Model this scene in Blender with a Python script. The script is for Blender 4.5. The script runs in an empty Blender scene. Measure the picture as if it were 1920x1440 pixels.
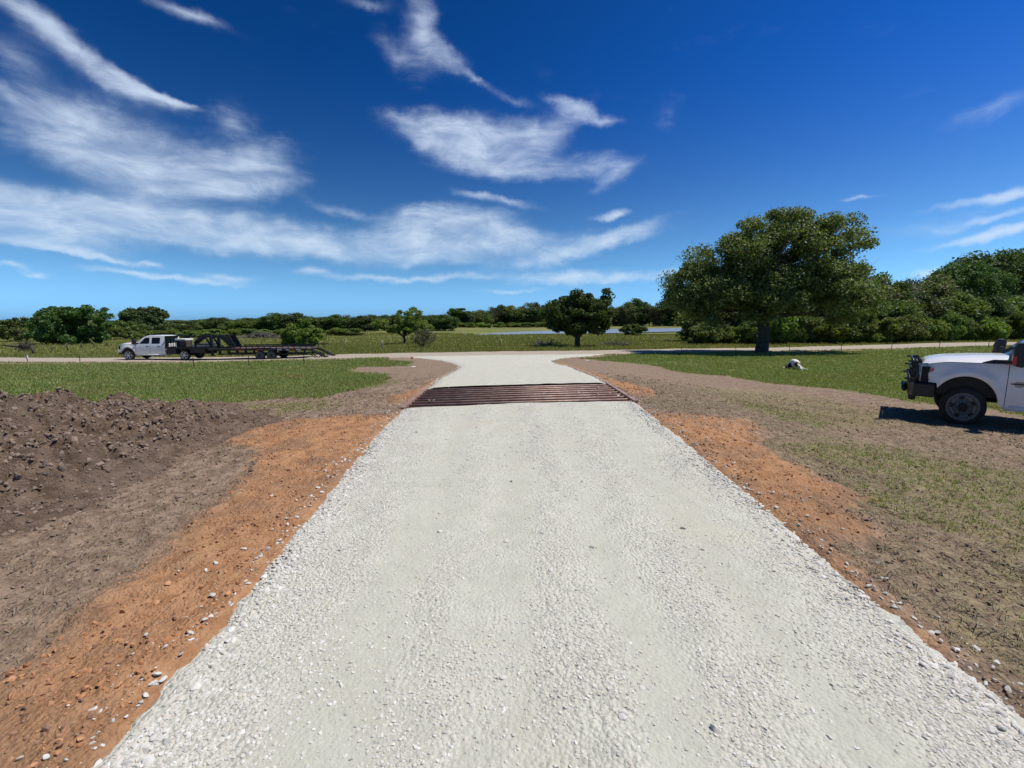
import bpy, bmesh, math, random
import numpy as np
from mathutils import Vector, Matrix
R = math.radians
random.seed(7); rng = np.random.default_rng(7)
sc = bpy.context.scene
COL = sc.collection

# ------------------------------------------------------------------ camera
CAMH = 1.8
F = 850.0                      # focal length in pixels of the 1920 wide photograph
DS = F / 721.0
TH = math.atan(120.0 / F)      # pitch down, horizon at row 600
cam_d = bpy.data.cameras.new('camera'); cam = bpy.data.objects.new('camera', cam_d); COL.objects.link(cam)
cam_d.sensor_width = 36; cam_d.lens = 36 * F / 1920; cam_d.clip_start = 0.05; cam_d.clip_end = 9000
cam.location = (0, 0, CAMH); cam.rotation_euler = (math.pi / 2 - TH, 0, 0)
sc.camera = cam

# ------------------------------------------------------------------ light
SUN = Vector((0.45, 0.05, 0.88)).normalized()
sun_d = bpy.data.lights.new('sun', 'SUN'); sun = bpy.data.objects.new('sun', sun_d); COL.objects.link(sun)
sun_d.energy = 4.7; sun_d.angle = R(0.53); sun_d.color = (1.0, 0.95, 0.87)
sun.rotation_euler = SUN.to_track_quat('Z', 'Y').to_euler()
sc.view_settings.view_transform = 'Standard'; sc.view_settings.look = 'None'
sc.view_settings.exposure = 0.0; sc.view_settings.gamma = 1.0
sc.cycles.use_denoising = True
sc.cycles.max_bounces = 6; sc.cycles.diffuse_bounces = 3; sc.cycles.transparent_max_bounces = 4

def pix_dir(px, py):
    u = (px - 960) / F; v = (py - 720) / F
    return np.array([u, math.cos(TH) - v * math.sin(TH), -math.sin(TH) - v * math.cos(TH)])
def azel(px, py):
    d = pix_dir(px, py); d = d / np.linalg.norm(d)
    return math.atan2(d[0], d[1]), math.asin(d[2])

class NT:
    """small helper for node trees"""
    def __init__(s, nt): s.nt = nt; s.n = nt.nodes; s.l = nt.links
    def node(s, t, **kw):
        n = s.n.new(t)
        for k, v in kw.items(): setattr(n, k, v)
        return n
    def put(s, sock, v):
        if isinstance(v, bpy.types.NodeSocket): s.l.new(v, sock)
        else: sock.default_value = v
    def math(s, op, a, b=0.0, c=None, clamp=False):
        n = s.n.new('ShaderNodeMath'); n.operation = op; n.use_clamp = clamp
        s.put(n.inputs[0], a); s.put(n.inputs[1], b)
        if c is not None: s.put(n.inputs[2], c)
        return n.outputs[0]
    def mix(s, f, a, b, blend='MIX'):
        n = s.n.new('ShaderNodeMix'); n.data_type = 'RGBA'; n.blend_type = blend
        s.put(n.inputs[0], f); s.put(n.inputs[6], a if isinstance(a, bpy.types.NodeSocket) else (*a, 1)[:4])
        s.put(n.inputs[7], b if isinstance(b, bpy.types.NodeSocket) else (*b, 1)[:4])
        return n.outputs[2]
    def ramp(s, f, lo, hi, a=0.0, b=1.0):
        n = s.n.new('ShaderNodeMapRange'); n.interpolation_type = 'SMOOTHSTEP'
        s.put(n.inputs[0], f); n.inputs[1].default_value = lo; n.inputs[2].default_value = hi
        n.inputs[3].default_value = a; n.inputs[4].default_value = b
        return n.outputs[0]
    def noise(s, vec, scale, detail=4, rough=.55, dist=0.0, col=False):
        n = s.n.new('ShaderNodeTexNoise'); s.put(n.inputs['Vector'], vec)
        n.inputs['Scale'].default_value = scale; n.inputs['Detail'].default_value = detail
        n.inputs['Roughness'].default_value = rough; n.inputs['Distortion'].default_value = dist
        return n.outputs[1 if col else 0]
    def voro(s, vec, scale, feature='F1', out=0, rnd=1.0):
        n = s.n.new('ShaderNodeTexVoronoi'); n.feature = feature; s.put(n.inputs['Vector'], vec)
        n.inputs['Scale'].default_value = scale; n.inputs['Randomness'].default_value = rnd
        return n.outputs[out]
    def mapping(s, vec, loc=(0,0,0), rot=(0,0,0), scale=(1,1,1), typ='POINT'):
        n = s.n.new('ShaderNodeMapping'); n.vector_type = typ; s.put(n.inputs[0], vec)
        n.inputs[1].default_value = loc; n.inputs[2].default_value = rot; n.inputs[3].default_value = scale
        return n.outputs[0]

# ------------------------------------------------------------------ world: sky and thin cirrus
world = bpy.data.worlds.new('World'); sc.world = world; world.use_nodes = True
w = NT(world.node_tree); w.n.clear()
sky = w.node('ShaderNodeTexSky', sky_type='NISHITA', sun_disc=False)
sky.sun_elevation = math.asin(SUN.z); sky.sun_rotation = math.atan2(SUN.x, SUN.y)
sky.altitude = 120; sky.air_density = 1.0; sky.dust_density = 0.35; sky.ozone_density = 3.0
SKY_GAMMA, SKY_GAIN = 1.30, 0.72
gm = w.node('ShaderNodeGamma'); w.l.new(sky.outputs[0], gm.inputs[0]); gm.inputs[1].default_value = SKY_GAMMA
skyc = w.mix(1.0, gm.outputs[0], (SKY_GAIN * .62, SKY_GAIN * .93, SKY_GAIN * 1.12), 'MULTIPLY')
tc = w.node('ShaderNodeTexCoord'); sep = w.node('ShaderNodeSeparateXYZ'); w.l.new(tc.outputs['Generated'], sep.inputs[0])
az = w.math('ARCTAN2', sep.outputs[0], sep.outputs[1]); el = w.math('ARCSINE', sep.outputs[2])
SKY_STRENGTH = 0.085
rgb = w.node('ShaderNodeSeparateColor'); w.l.new(skyc, rgb.inputs[0]); cmbc = w.node('ShaderNodeCombineColor')
for k_, (g_, a_) in enumerate(((2.1, 2.0), (1.58, 1.20), (1.85, 1.46))):      # contrast of a phone camera's deep blue
    v_ = w.math('MINIMUM', w.math('MULTIPLY', w.math('POWER', w.math('MULTIPLY', rgb.outputs[k_], SKY_STRENGTH), g_), a_ / SKY_STRENGTH), 14.0)
    w.l.new(v_, cmbc.inputs[k_])
bwk = w.node('ShaderNodeRGBToBW'); w.l.new(cmbc.outputs[0], bwk.inputs[0])
hor = w.mix(1.0, bwk.outputs[0], (.50, 1.17, 2.05), 'MULTIPLY')              # clean pale blue towards the horizon
skyc = w.mix(w.ramp(el, .0, .50, .88, .0), cmbc.outputs[0], hor)
cmb = w.node('ShaderNodeCombineXYZ'); w.l.new(az, cmb.inputs[0]); w.l.new(el, cmb.inputs[1])
n1 = w.noise(cmb.outputs[0], 5.0, 3, .5, col=True)
vm = w.node('ShaderNodeVectorMath', operation='SUBTRACT'); w.l.new(n1, vm.inputs[0]); vm.inputs[1].default_value = (.5, .5, .5)
vs = w.node('ShaderNodeVectorMath', operation='MULTIPLY'); w.l.new(vm.outputs[0], vs.inputs[0]); vs.inputs[1].default_value = (.09, .05, 0)
va = w.node('ShaderNodeVectorMath', operation='ADD'); w.l.new(cmb.outputs[0], va.inputs[0]); w.l.new(vs.outputs[0], va.inputs[1])
n1b = w.noise(cmb.outputs[0], 22.0, 3, .6, col=True)
vm2 = w.node('ShaderNodeVectorMath', operation='SUBTRACT'); w.l.new(n1b, vm2.inputs[0]); vm2.inputs[1].default_value = (.5, .5, .5)
vs2 = w.node('ShaderNodeVectorMath', operation='MULTIPLY'); w.l.new(vm2.outputs[0], vs2.inputs[0]); vs2.inputs[1].default_value = (.045, .024, 0)
va2 = w.node('ShaderNodeVectorMath', operation='ADD'); w.l.new(va.outputs[0], va2.inputs[0]); w.l.new(vs2.outputs[0], va2.inputs[1])
CLOUDS = [  # centre x, y, half width, half height (photo rows), tilt (deg, down to the right), strength
 (230,280,250,75,9,1.15),(130,240,130,50,4,.6),(390,335,190,42,-4,.8),(490,310,90,32,-35,.7),(455,240,60,60,40,.35),(520,325,80,40,-10,.35),
 (110,385,260,40,4,.8),(80,430,240,42,4,.95),(330,420,300,34,4,.75),(560,450,330,36,4,.85),(230,400,200,20,3,.5),
 (850,430,150,38,-4,.95),(800,405,90,22,-4,.5),(930,455,260,22,0,.85),(1080,470,200,15,-12,.8),(700,470,330,18,2,.7),(1180,435,110,12,-18,.4),
 (110,70,200,26,28,.7),(230,150,140,20,14,.8),(310,180,70,9,12,.9),(20,190,110,16,27,.5),(130,110,240,60,25,.15),(20,110,90,40,20,.3),(350,15,120,18,4,.4),
 (840,255,120,40,8,1.35),(930,262,130,40,2,1.0),(1010,262,100,34,-30,.6),(920,310,130,26,4,.9),(780,250,60,20,30,.6),(1090,310,120,28,2,.5),(1140,335,46,18,-25,.5),
 (800,50,36,90,-14,.6),(840,110,50,30,36,.7),(760,100,60,40,30,.3),(880,155,40,10,20,.5),(700,8,80,16,0,.3),(1060,193,60,16,14,.8),(1110,220,60,14,8,.7),(1250,205,40,40,-25,.2),(960,190,80,12,12,.3),
 (930,375,90,10,9,.7),(1145,408,34,9,0,.8),(640,395,80,12,10,.5),(1050,518,130,16,-3,.85),(780,520,190,8,-2,.7),(1190,517,100,10,0,.8),
 (340,519,180,8,1,.85),(440,512,80,9,0,.7),(600,512,50,9,0,.8),(80,462,150,9,9,.9),(150,480,90,7,9,.8),(20,500,50,8,5,.5),(60,516,40,6,5,.5),(960,545,80,6,0,.6),(270,492,40,6,0,.5),
 (1920,365,130,14,-7,.95),(1850,380,130,8,-6,.7),(1880,412,130,8,-4,.7),(1880,440,190,10,-6,1.0),(1760,425,200,20,-4,.3),(1745,508,50,16,0,.7),(1620,372,50,5,0,.5),(1880,200,120,24,-18,.3)]
tot = None
K = 1 / F
for (cx, cy, rx, ry, a, s) in CLOUDS:
    a0, e0 = azel(cx, cy); a1, _ = azel(cx + rx * .5, cy); a2, _ = azel(cx - rx * .5, cy)
    _, e1 = azel(cx, cy - ry * .5); _, e2 = azel(cx, cy + ry * .5)
    ra, re = abs(a1 - a2) * 1.45, abs(e1 - e2) * 1.6
    tilt = -R(a)
    m = w.mapping(va2.outputs[0], (a0, e0, 0), (0, 0, tilt), (ra, re, 1), 'TEXTURE')
    g = w.node('ShaderNodeTexGradient', gradient_type='SPHERICAL'); w.l.new(m, g.inputs[0])
    v = w.math('MULTIPLY', w.math('POWER', g.outputs[1], 1.9), s * 2.3)
    tot = v if tot is None else w.math('ADD', tot, v)
# ragged, streaky filaments
mp = w.mapping(va.outputs[0], (0,0,0), (0,0,R(-8)), (3.0, 13.0, 1))
st = w.noise(mp, 2.4, 8, .57, .35)
mpc = w.mapping(va.outputs[0], (3,1,0), (0,0,R(22)), (5.0, 9.0, 1))
st2 = w.noise(mpc, 2.2, 9, .60, .6)
st3 = w.noise(w.mapping(va.outputs[0], (1,2,0), (0,0,R(-25)), (9.0, 34.0, 1)), 2.2, 8, .7, .8)
mixn = w.math('ADD', w.math('ADD', w.math('MULTIPLY', st, .46), w.math('MULTIPLY', st2, .42)), w.math('MULTIPLY', st3, .12))
n_ = w.ramp(mixn, .31, .68, 0, 1)
cov = w.math('SUBTRACT', 1.0, w.math('POWER', 2.718, w.math('MULTIPLY', tot, -.95)))
d_ = w.ramp(w.math('SUBTRACT', cov, w.math('MULTIPLY', w.math('SUBTRACT', 1.0, n_), .34)), -.08, .95)
dens = w.math('MULTIPLY', w.math('MULTIPLY', d_, w.math('ADD', .34, w.math('MULTIPLY', n_, .76))), .74, clamp=True)
dens = w.math('ADD', dens, w.math('MULTIPLY', w.ramp(tot, 0, 1.2), .10), clamp=True)
cloudc = w.mix(w.ramp(el, .0, .6), (8.0, 9.6, 11.4), (7.8, 9.2, 11.6))
fin = w.mix(dens, skyc, cloudc)
bg = w.node('ShaderNodeBackground'); w.l.new(fin, bg.inputs[0]); bg.inputs[1].default_value = SKY_STRENGTH
wo = w.node('ShaderNodeOutputWorld'); w.l.new(bg.outputs[0], wo.inputs[0])

# ------------------------------------------------------------------ noise helpers (numpy)
def _h(ix, iy, s):
    n = (ix.astype(np.int64) * 374761393 + iy.astype(np.int64) * 668265263 + s * 1442695041) & 0xffffffff
    n = ((n ^ (n >> 13)) * 1274126177) & 0xffffffff
    return ((n ^ (n >> 16)) & 0xffffff) / float(0xffffff)
def vnoise(x, y, s=0):
    ix = np.floor(x); iy = np.floor(y); fx = x - ix; fy = y - iy
    fx = fx * fx * (3 - 2 * fx); fy = fy * fy * (3 - 2 * fy)
    a = _h(ix, iy, s); b = _h(ix + 1, iy, s); c = _h(ix, iy + 1, s); d = _h(ix + 1, iy + 1, s)
    return (a * (1 - fx) + b * fx) * (1 - fy) + (c * (1 - fx) + d * fx) * fy * 1.0
def fbm(x, y, s=0, o=4, g=.5):
    t = 0; a = 1; n = 0
    for i in range(o):
        t = t + a * (vnoise(x, y, s + i * 17) - .5); n += a; a *= g; x = x * 2.03 + 11.3; y = y * 2.03 + 5.7
    return t / n * 2
def sstep(a, b, x):
    t = np.clip((x - a) / (b - a), 0, 1); return t * t * (3 - 2 * t)

# ------------------------------------------------------------------ terrain
YB = np.array([-60, 0, 5, 9, 11, 16, 22, 28, 31, 35, 45, 60, 80, 100, 118, 150, 200, 235, 262, 300, 360, 9000.])
HB = np.array([1.8, 1.8, 1.79, 1.77, 1.74, 2.05, 2.50, 2.83, 2.95, 2.98, 3.15, 3.45, 3.75, 3.9, 4.15, 4.3, 4.3, 4.2, 3.3, 2.9, 5.0, 90.])
def rect_guard(x, y): ...
POND_Z = CAMH - 4.02
CROSS = .0285
def height(x, y):
    x = np.asarray(x, float); y = np.asarray(y, float) / DS
    h = (np.interp(y, YB, HB) + np.interp(y - 1.5, YB, HB) + np.interp(y + 1.5, YB, HB)) / 3
    near = 1 - sstep(14, 30, y)
    h = h + near * (.56 * sstep(2.6, 8.5, x) + .25 * sstep(2.6, 8, -x)) * sstep(2, 6, y)
    far = sstep(18, 32, y) * (1 - sstep(60, 110, y))
    h = h + far * (.38 * sstep(8, 26, -x) - .5 * sstep(26, 52, x))
    # pasture left of the pond stays above the water
    dry = 1 - sstep(-26, -8, x - .0 * y)
    h = np.where(y > 90, h * (1 - dry) + np.minimum(h, 3.75) * dry, h)
    right = sstep(75, 110, x)
    h = np.where(y > 90, h * (1 - right) + np.minimum(h, 3.6) * right, h)
    z = CAMH - h + CROSS * np.clip(x, -3.2, 3.2) * sstep(3, 7, y) * (1 - sstep(13, 24, y))
    z = z + .05 * fbm(x * .35, y * .35, 3, 3) * sstep(3, 9, np.hypot(x, y - 4) * .6) * (1 - sstep(100, 120, y) * .5)
    return z
def ground_at(px, py):
    d = pix_dir(px, py); t = .5; last = t
    while t < 1500:
        p = d * t
        if CAMH + p[2] <= float(height(p[0], p[1])):
            lo, hi = last, t
            for _ in range(24):
                m = (lo + hi) / 2; q = d * m
                if CAMH + q[2] <= float(height(q[0], q[1])): hi = m
                else: lo = m
            p = d * hi; return np.array([p[0], p[1], float(height(p[0], p[1]))])
        last = t; t *= 1.01
    return np.array([d[0] * 300, d[1] * 300, float(height(d[0] * 300, d[1] * 300))])
def zc_of(p): return p[1] * math.cos(TH) + (CAMH - p[2]) * math.sin(TH)
def poly_w(pts): return np.array([ground_at(*p)[:2] for p in pts])
def sdf(poly, x, y):
    """signed distance, positive inside"""
    x = x.ravel(); y = y.ravel(); d = np.full(x.shape, 1e9); ins = np.zeros(x.shape, bool)
    n = len(poly)
    for i in range(n):
        ax, ay = poly[i]; bx, by = poly[(i + 1) % n]
        ex, ey = bx - ax, by - ay; L = ex * ex + ey * ey + 1e-12
        t = np.clip(((x - ax) * ex + (y - ay) * ey) / L, 0, 1)
        d = np.minimum(d, np.hypot(x - ax - t * ex, y - ay - t * ey))
        c = ((ay > y) != (by > y)) & (x < (bx - ax) * (y - ay) / (by - ay + 1e-12) + ax)
        ins ^= c
    return np.where(ins, d, -d)

# cattle guard rectangle (fitted to its four corners)
gz = CAMH - 1.755
def at_z(px, py, z):
    d = pix_dir(px, py); t = (z - CAMH) / d[2]; return d * t + np.array([0, 0, CAMH])
def at_plane(px, py):
    d = pix_dir(px, py); tq = (gz - CAMH) / (d[2] - CROSS * d[0]); return d * tq + np.array([0, 0, CAMH])
gNL, gNR, gFR, gFL = [at_plane(*p) for p in ((757,767),(1190,754),(1141,719),(797,729))]
gc = (gNL + gNR + gFR + gFL) / 4
gax = ((gNR - gNL) + (gFR - gFL)); gang = math.atan2(gax[1], gax[0])
GW = (np.linalg.norm(gNR - gNL) + np.linalg.norm(gFR - gFL)) / 2
GD = (np.linalg.norm(gFL - gNL) + np.linalg.norm(gFR - gNR)) / 2 * .97
def guard_local(x, y):
    dx = x - gc[0]; dy = y - gc[1]; c, s = math.cos(gang), math.sin(gang)
    return dx * c + dy * s, -dx * s + dy * c

# driveway edges in the photograph (left, right), traced at matching rows
EDGE_L = [(75,1500),(170,1440),(262,1340),(400,1180),(487,1080),(560,990),(640,890),(700,820),(752,768)]
EDGE_R = [(2100,1480),(2040,1440),(1915,1340),(1725,1190),(1590,1080),(1478,985),(1360,890),(1270,815),(1196,756)]
EDGE_L2 = [(797,727),(822,711),(850,696),(861,689),(850,682),(825,676),(790,671.5),(735,670)]
EDGE_R2 = [(1141,718),(1110,704),(1075,690),(1045,683),(1035,677),(1052,672),(1090,668.5),(1140,666)]
dl = np.array([ground_at(*p)[:2] for p in EDGE_L]); dr = np.array([ground_at(*p)[:2] for p in EDGE_R])
dl2 = np.array([ground_at(*p)[:2] for p in EDGE_L2]); dr2 = np.array([ground_at(*p)[:2] for p in EDGE_R2])
print('guard', gc, math.degrees(gang), GW, GD); print('driveway edges', dl.round(2).tolist(), dr.round(2).tolist()); print(dl2.round(1).tolist(), dr2.round(1).tolist())

# ------------------------------------------------------------------ mesh and object helpers
def tag(o, label=None, cat=None, group=None, kind=None):
    if label: o['label'] = label
    if cat: o['category'] = cat
    if group: o['group'] = group
    if kind: o['kind'] = kind
    return o
def mesh_np(name, V, Fc, mats=None, mi=None, smooth=False):
    """V (n,3); Fc (m,k) faces all of one size"""
    me = bpy.data.meshes.new(name); V = np.ascontiguousarray(V, np.float32); Fc = np.ascontiguousarray(Fc, np.int32)
    me.vertices.add(len(V)); me.vertices.foreach_set('co', V.ravel())
    k = Fc.shape[1]; me.loops.add(Fc.size); me.loops.foreach_set('vertex_index', Fc.ravel())
    me.polygons.add(len(Fc)); me.polygons.foreach_set('loop_start', np.arange(0, Fc.size, k, dtype=np.int32))
    try: me.polygons.foreach_set('loop_total', np.full(len(Fc), k, np.int32))
    except Exception: pass
    me.polygons.foreach_set('use_smooth', np.full(len(Fc), smooth, bool))
    if mi is not None: me.polygons.foreach_set('material_index', np.ascontiguousarray(mi, np.int32))
    for m in (mats or []): me.materials.append(m)
    me.update(calc_edges=True); me.validate()
    return me
def link(name, me, parent=None, loc=None):
    o = bpy.data.objects.new(name, me); COL.objects.link(o)
    if parent is not None: o.parent = parent
    if loc is not None: o.location = loc
    return o
def empty(name, loc, rz=0.0, rx=0.0, ry=0.0):
    o = bpy.data.objects.new(name, None); COL.objects.link(o); o.location = loc; o.rotation_euler = (rx, ry, rz); o.empty_display_size = .2
    return o
class MB:
    """collects simple solids into one mesh"""
    def __init__(s): s.v = []; s.f = []; s.m = []
    def add(s, vs, fs, mi=0):
        b = len(s.v); s.v += [tuple(v) for v in vs]; s.f += [tuple(b + i for i in f) for f in fs]; s.m += [mi] * len(fs); return s
    def box(s, x0, x1, y0, y1, z0, z1, mi=0):
        v = [(x, y, z) for z in (z0, z1) for y in (y0, y1) for x in (x0, x1)]
        return s.add(v, [(0,2,3,1),(4,5,7,6),(0,1,5,4),(2,6,7,3),(0,4,6,2),(1,3,7,5)], mi)
    def prism(s, pts, y0, y1, mi=0):
        """pts in the xz plane (counter clockwise seen from -y)"""
        n = len(pts); v = [(x, y0, z) for x, z in pts] + [(x, y1, z) for x, z in pts]
        f = [tuple(range(n)), tuple(range(2 * n - 1, n - 1, -1))] + [(i, i + n, (i + 1) % n + n, (i + 1) % n) for i in range(n)]
        return s.add(v, f, mi)
    def tube(s, pts, r, n=8, mi=0, cap=True):
        pts = [Vector(p) for p in pts]; rs = r if isinstance(r, (list, tuple)) else [r] * len(pts)
        b = len(s.v); up = Vector((0, 0, 1))
        for i, p in enumerate(pts):
            d = (pts[min(i + 1, len(pts) - 1)] - pts[max(i - 1, 0)]).normalized()
            if i == 0:
                a = d.cross(up); a = a.normalized() if a.length > .25 else d.cross(Vector((0, 1, 0))).normalized()
            else:
                a = (a - d * a.dot(d)).normalized()
            c = d.cross(a).normalized()
            for k in range(n):
                t = 2 * math.pi * (k + .5) / n; s.v.append(tuple(p + (a * math.cos(t) + c * math.sin(t)) * rs[i]))
        for i in range(len(pts) - 1):
            for k in range(n):
                q = b + i * n; s.f.append((q + k, q + k + n, q + (k + 1) % n + n, q + (k + 1) % n)); s.m.append(mi)
        if cap:
            s.f.append(tuple(b + k for k in range(n))); s.m.append(mi)
            q = b + (len(pts) - 1) * n; s.f.append(tuple(q + k for k in range(n - 1, -1, -1))); s.m.append(mi)
        return s
    def bar(s, a, b_, wd, ht, mi=0):
        """rectangular bar between two points, ht along z-ish"""
        a = Vector(a); b_ = Vector(b_); d = (b_ - a).normalized(); up = Vector((0, 0, 1))
        sd = d.cross(up); sd = sd.normalized() if sd.length > 1e-3 else Vector((0, 1, 0)); u2 = sd.cross(d).normalized()
        v = []
        for p in (a, b_):
            for (i, j) in ((-1,-1),(1,-1),(1,1),(-1,1)): v.append(p + sd * i * wd / 2 + u2 * j * ht / 2)
        return s.add(v, [(0,1,2,3),(7,6,5,4),(0,4,5,1),(1,5,6,2),(2,6,7,3),(3,7,4,0)], mi)
    def lathe(s, prof, c=(0,0,0), n=32, mi=0):
        """profile of (offset along y, radius) revolved about the y axis"""
        b = len(s.v)
        for (y, r) in prof:
            for k in range(n):
                t = 2 * math.pi * k / n; s.v.append((c[0] + r * math.cos(t), c[1] + y, c[2] + r * math.sin(t)))
        for i in range(len(prof) - 1):
            for k in range(n):
                q = b + i * n; s.f.append((q + k, q + (k + 1) % n, q + (k + 1) % n + n, q + k + n)); s.m.append(mi)
        return s
    def build(s, name, mats, parent=None, loc=None, smooth=False, bevel=0.0, autos=None):
        me = bpy.data.meshes.new(name); me.from_pydata(s.v, [], s.f)
        for m in (mats if isinstance(mats, (list, tuple)) else [mats]): me.materials.append(m)
        for i, p in enumerate(me.polygons): p.material_index = s.m[i]; p.use_smooth = smooth
        me.validate(); me.update()
        bm = bmesh.new(); bm.from_mesh(me); bmesh.ops.recalc_face_normals(bm, faces=bm.faces[:]); bm.to_mesh(me); bm.free()
        o = link(name, me, parent, loc)
        if bevel:
            b = o.modifiers.new('bevel', 'BEVEL'); b.width = bevel; b.segments = 2; b.limit_method = 'ANGLE'
        return o

# ------------------------------------------------------------------ materials
def mat(name, col, rough=.6, metal=0.0, spec=.5, coat=0.0, vary=.0, vscale=6.0, bump=0.0, bscale=30.0, col2=None, coord='Object'):
    m = bpy.data.materials.new(name); m.use_nodes = True; t = NT(m.node_tree); t.n.clear()
    p = t.node('ShaderNodeBsdfPrincipled'); o = t.node('ShaderNodeOutputMaterial'); t.l.new(p.outputs[0], o.inputs[0])
    p.inputs['Base Color'].default_value = (*col, 1); p.inputs['Roughness'].default_value = rough
    p.inputs['Metallic'].default_value = metal; p.inputs['Specular IOR Level'].default_value = spec; p.inputs['Coat Weight'].default_value = coat
    p.inputs['Coat Roughness'].default_value = .06
    tcn = t.node('ShaderNodeTexCoord').outputs[coord]
    if vary or col2:
        nz = t.noise(tcn, vscale, 5, .6)
        c2 = col2 or tuple(c * (1 - vary) for c in col)
        t.l.new(t.mix(t.ramp(nz, .35, .65), col, c2), p.inputs['Base Color'])
    if bump:
        b = t.node('ShaderNodeBump'); b.inputs['Strength'].default_value = bump; b.inputs['Distance'].default_value = .02
        t.l.new(t.noise(tcn, bscale, 5, .6), b.inputs['Height']); t.l.new(b.outputs[0], p.inputs['Normal'])
    return m
def leaf_mat(name, cols, trans=.35, rough=.55, spec=.3, patch=None):
    """cols: list of base colours picked per leaf"""
    m = bpy.data.materials.new(name); m.use_nodes = True; t = NT(m.node_tree); t.n.clear()
    g = t.node('ShaderNodeNewGeometry'); cr = t.node('ShaderNodeValToRGB'); t.l.new(g.outputs['Random Per Island'], cr.inputs[0])
    e = cr.color_ramp.elements
    while len(e) < len(cols): e.new(.5)
    for i, c in enumerate(cols): e[i].position = i / max(1, len(cols) - 1); e[i].color = (*c, 1)
    oi = t.node('ShaderNodeObjectInfo'); hv = t.node('ShaderNodeHueSaturation')
    t.l.new(cr.outputs[0], hv.inputs['Color']); t.put(hv.inputs['Value'], t.ramp(oi.outputs['Random'], 0, 1, .8, 1.2))
    t.put(hv.inputs['Hue'], t.ramp(oi.outputs['Random'], 0, 1, .485, .515))
    p = t.node('ShaderNodeBsdfPrincipled'); p.inputs['Roughness'].default_value = rough; p.inputs['Specular IOR Level'].default_value = spec
    hc = hv.outputs[0]
    if patch: hc = t.mix(t.math('MULTIPLY', t.ramp(t.noise(g.outputs['Position'], .45, 6, .65), .46, .66), .8), hc, patch)
    t.l.new(hc, p.inputs['Base Color'])
    tr = t.node('ShaderNodeBsdfTranslucent'); t.l.new(t.mix(1.0, hc, (1.3, 1.35, .6), 'MULTIPLY'), tr.inputs[0])
    mx = t.node('ShaderNodeMixShader'); mx.inputs[0].default_value = trans; t.l.new(p.outputs[0], mx.inputs[1]); t.l.new(tr.outputs[0], mx.inputs[2])
    o = t.node('ShaderNodeOutputMaterial'); t.l.new(mx.outputs[0], o.inputs[0])
    return m

M = {}
M['white_paint'] = mat('white_paint', (.86,.845,.815), .28, coat=.6, vary=.05, vscale=3)
M['black_steel'] = mat('black_steel', (.012,.012,.013), .42, vary=.3)
M['black_rough'] = mat('black_rough', (.02,.02,.02), .8, vary=.3)
M['black_plastic'] = mat('black_plastic', (.018,.018,.02), .5)
M['glass_dark'] = mat('glass_dark', (.012,.015,.018), .12, spec=.35)
M['rubber'] = mat('rubber', (.03,.028,.026), .9, vary=.4, bump=.3, bscale=60)
M['dusty_rubber'] = mat('dusty_rubber', (.09,.085,.075), .95, vary=.35, bump=.3, bscale=60)
M['steel_rim'] = mat('steel_rim', (.19,.19,.18), .5, metal=.2, vary=.3, vscale=12)
M['alloy'] = mat('alloy', (.6,.6,.6), .3, metal=.7)
M['chrome'] = mat('chrome', (.7,.7,.72), .12, metal=1)
M['lamp_clear'] = mat('lamp_clear', (.55,.58,.6), .12, spec=.7)
M['lamp_amber'] = mat('lamp_amber', (.55,.10,.02), .2)
M['lamp_red'] = mat('lamp_red', (.45,.03,.02), .2)
M['pipe_rust'] = mat('pipe_rust', (.27,.155,.115), .5, metal=.2, col2=(.40,.27,.21), vscale=3.5, bump=.3, bscale=40)
M['rust'] = mat('rust', (.10,.05,.035), .8, col2=(.05,.03,.025), vscale=8, bump=.3)
M['trailer_black'] = mat('trailer_black', (.014,.014,.015), .5, col2=(.03,.025,.022), vscale=2)
M['deck_wood'] = mat('deck_wood', (.13,.09,.07), .85, col2=(.07,.05,.04), vscale=5)
M['pale_wood'] = mat('pale_wood', (.42,.38,.31), .9, col2=(.24,.21,.17), vscale=4)
M['dark_wood'] = mat('dark_wood', (.05,.04,.032), .9, col2=(.09,.075,.06), vscale=4)
M['bark'] = mat('bark', (.045,.038,.03), .95, col2=(.085,.075,.062), vscale=5, bump=.8, bscale=14)
M['bark_grey'] = mat('bark_grey', (.21,.19,.165), .95, col2=(.12,.105,.09), vscale=3, bump=.5, bscale=14)
M['twig_grey'] = mat('twig_grey', (.16,.145,.12), .95, col2=(.10,.09,.075), vscale=1)
M['post_metal'] = mat('post_metal', (.05,.05,.045), .7, col2=(.08,.05,.035), vscale=20)
M['white_cap'] = mat('white_cap', (.75,.75,.70), .6)
M['flag_pink'] = mat('flag_pink', (.75,.28,.18), .7)
M['oak_leaf'] = leaf_mat('oak_leaf', [(.060,.088,.022),(.105,.140,.036),(.15,.185,.055),(.27,.29,.13)], .35, rough=.5, spec=.35)
M['dark_leaf'] = leaf_mat('dark_leaf', [(0.038,0.079,0.020),(0.074,0.128,0.032),(0.125,0.186,0.049)], .32)
M['cedar_leaf'] = leaf_mat('cedar_leaf', [(0.046,0.077,0.026),(0.079,0.115,0.036),(0.128,0.160,0.054)], .28)
M['bright_leaf'] = leaf_mat('bright_leaf', [(0.109,0.166,0.028),(0.166,0.237,0.045),(0.243,0.301,0.077)], .4)
M['mid_leaf'] = leaf_mat('mid_leaf', [(0.079,0.128,0.031),(0.134,0.192,0.046),(0.198,0.243,0.070)], .32)
M['olive_leaf'] = leaf_mat('olive_leaf', [(0.096,0.109,0.044),(0.134,0.154,0.061),(0.192,0.186,0.092)], .3)

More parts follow.
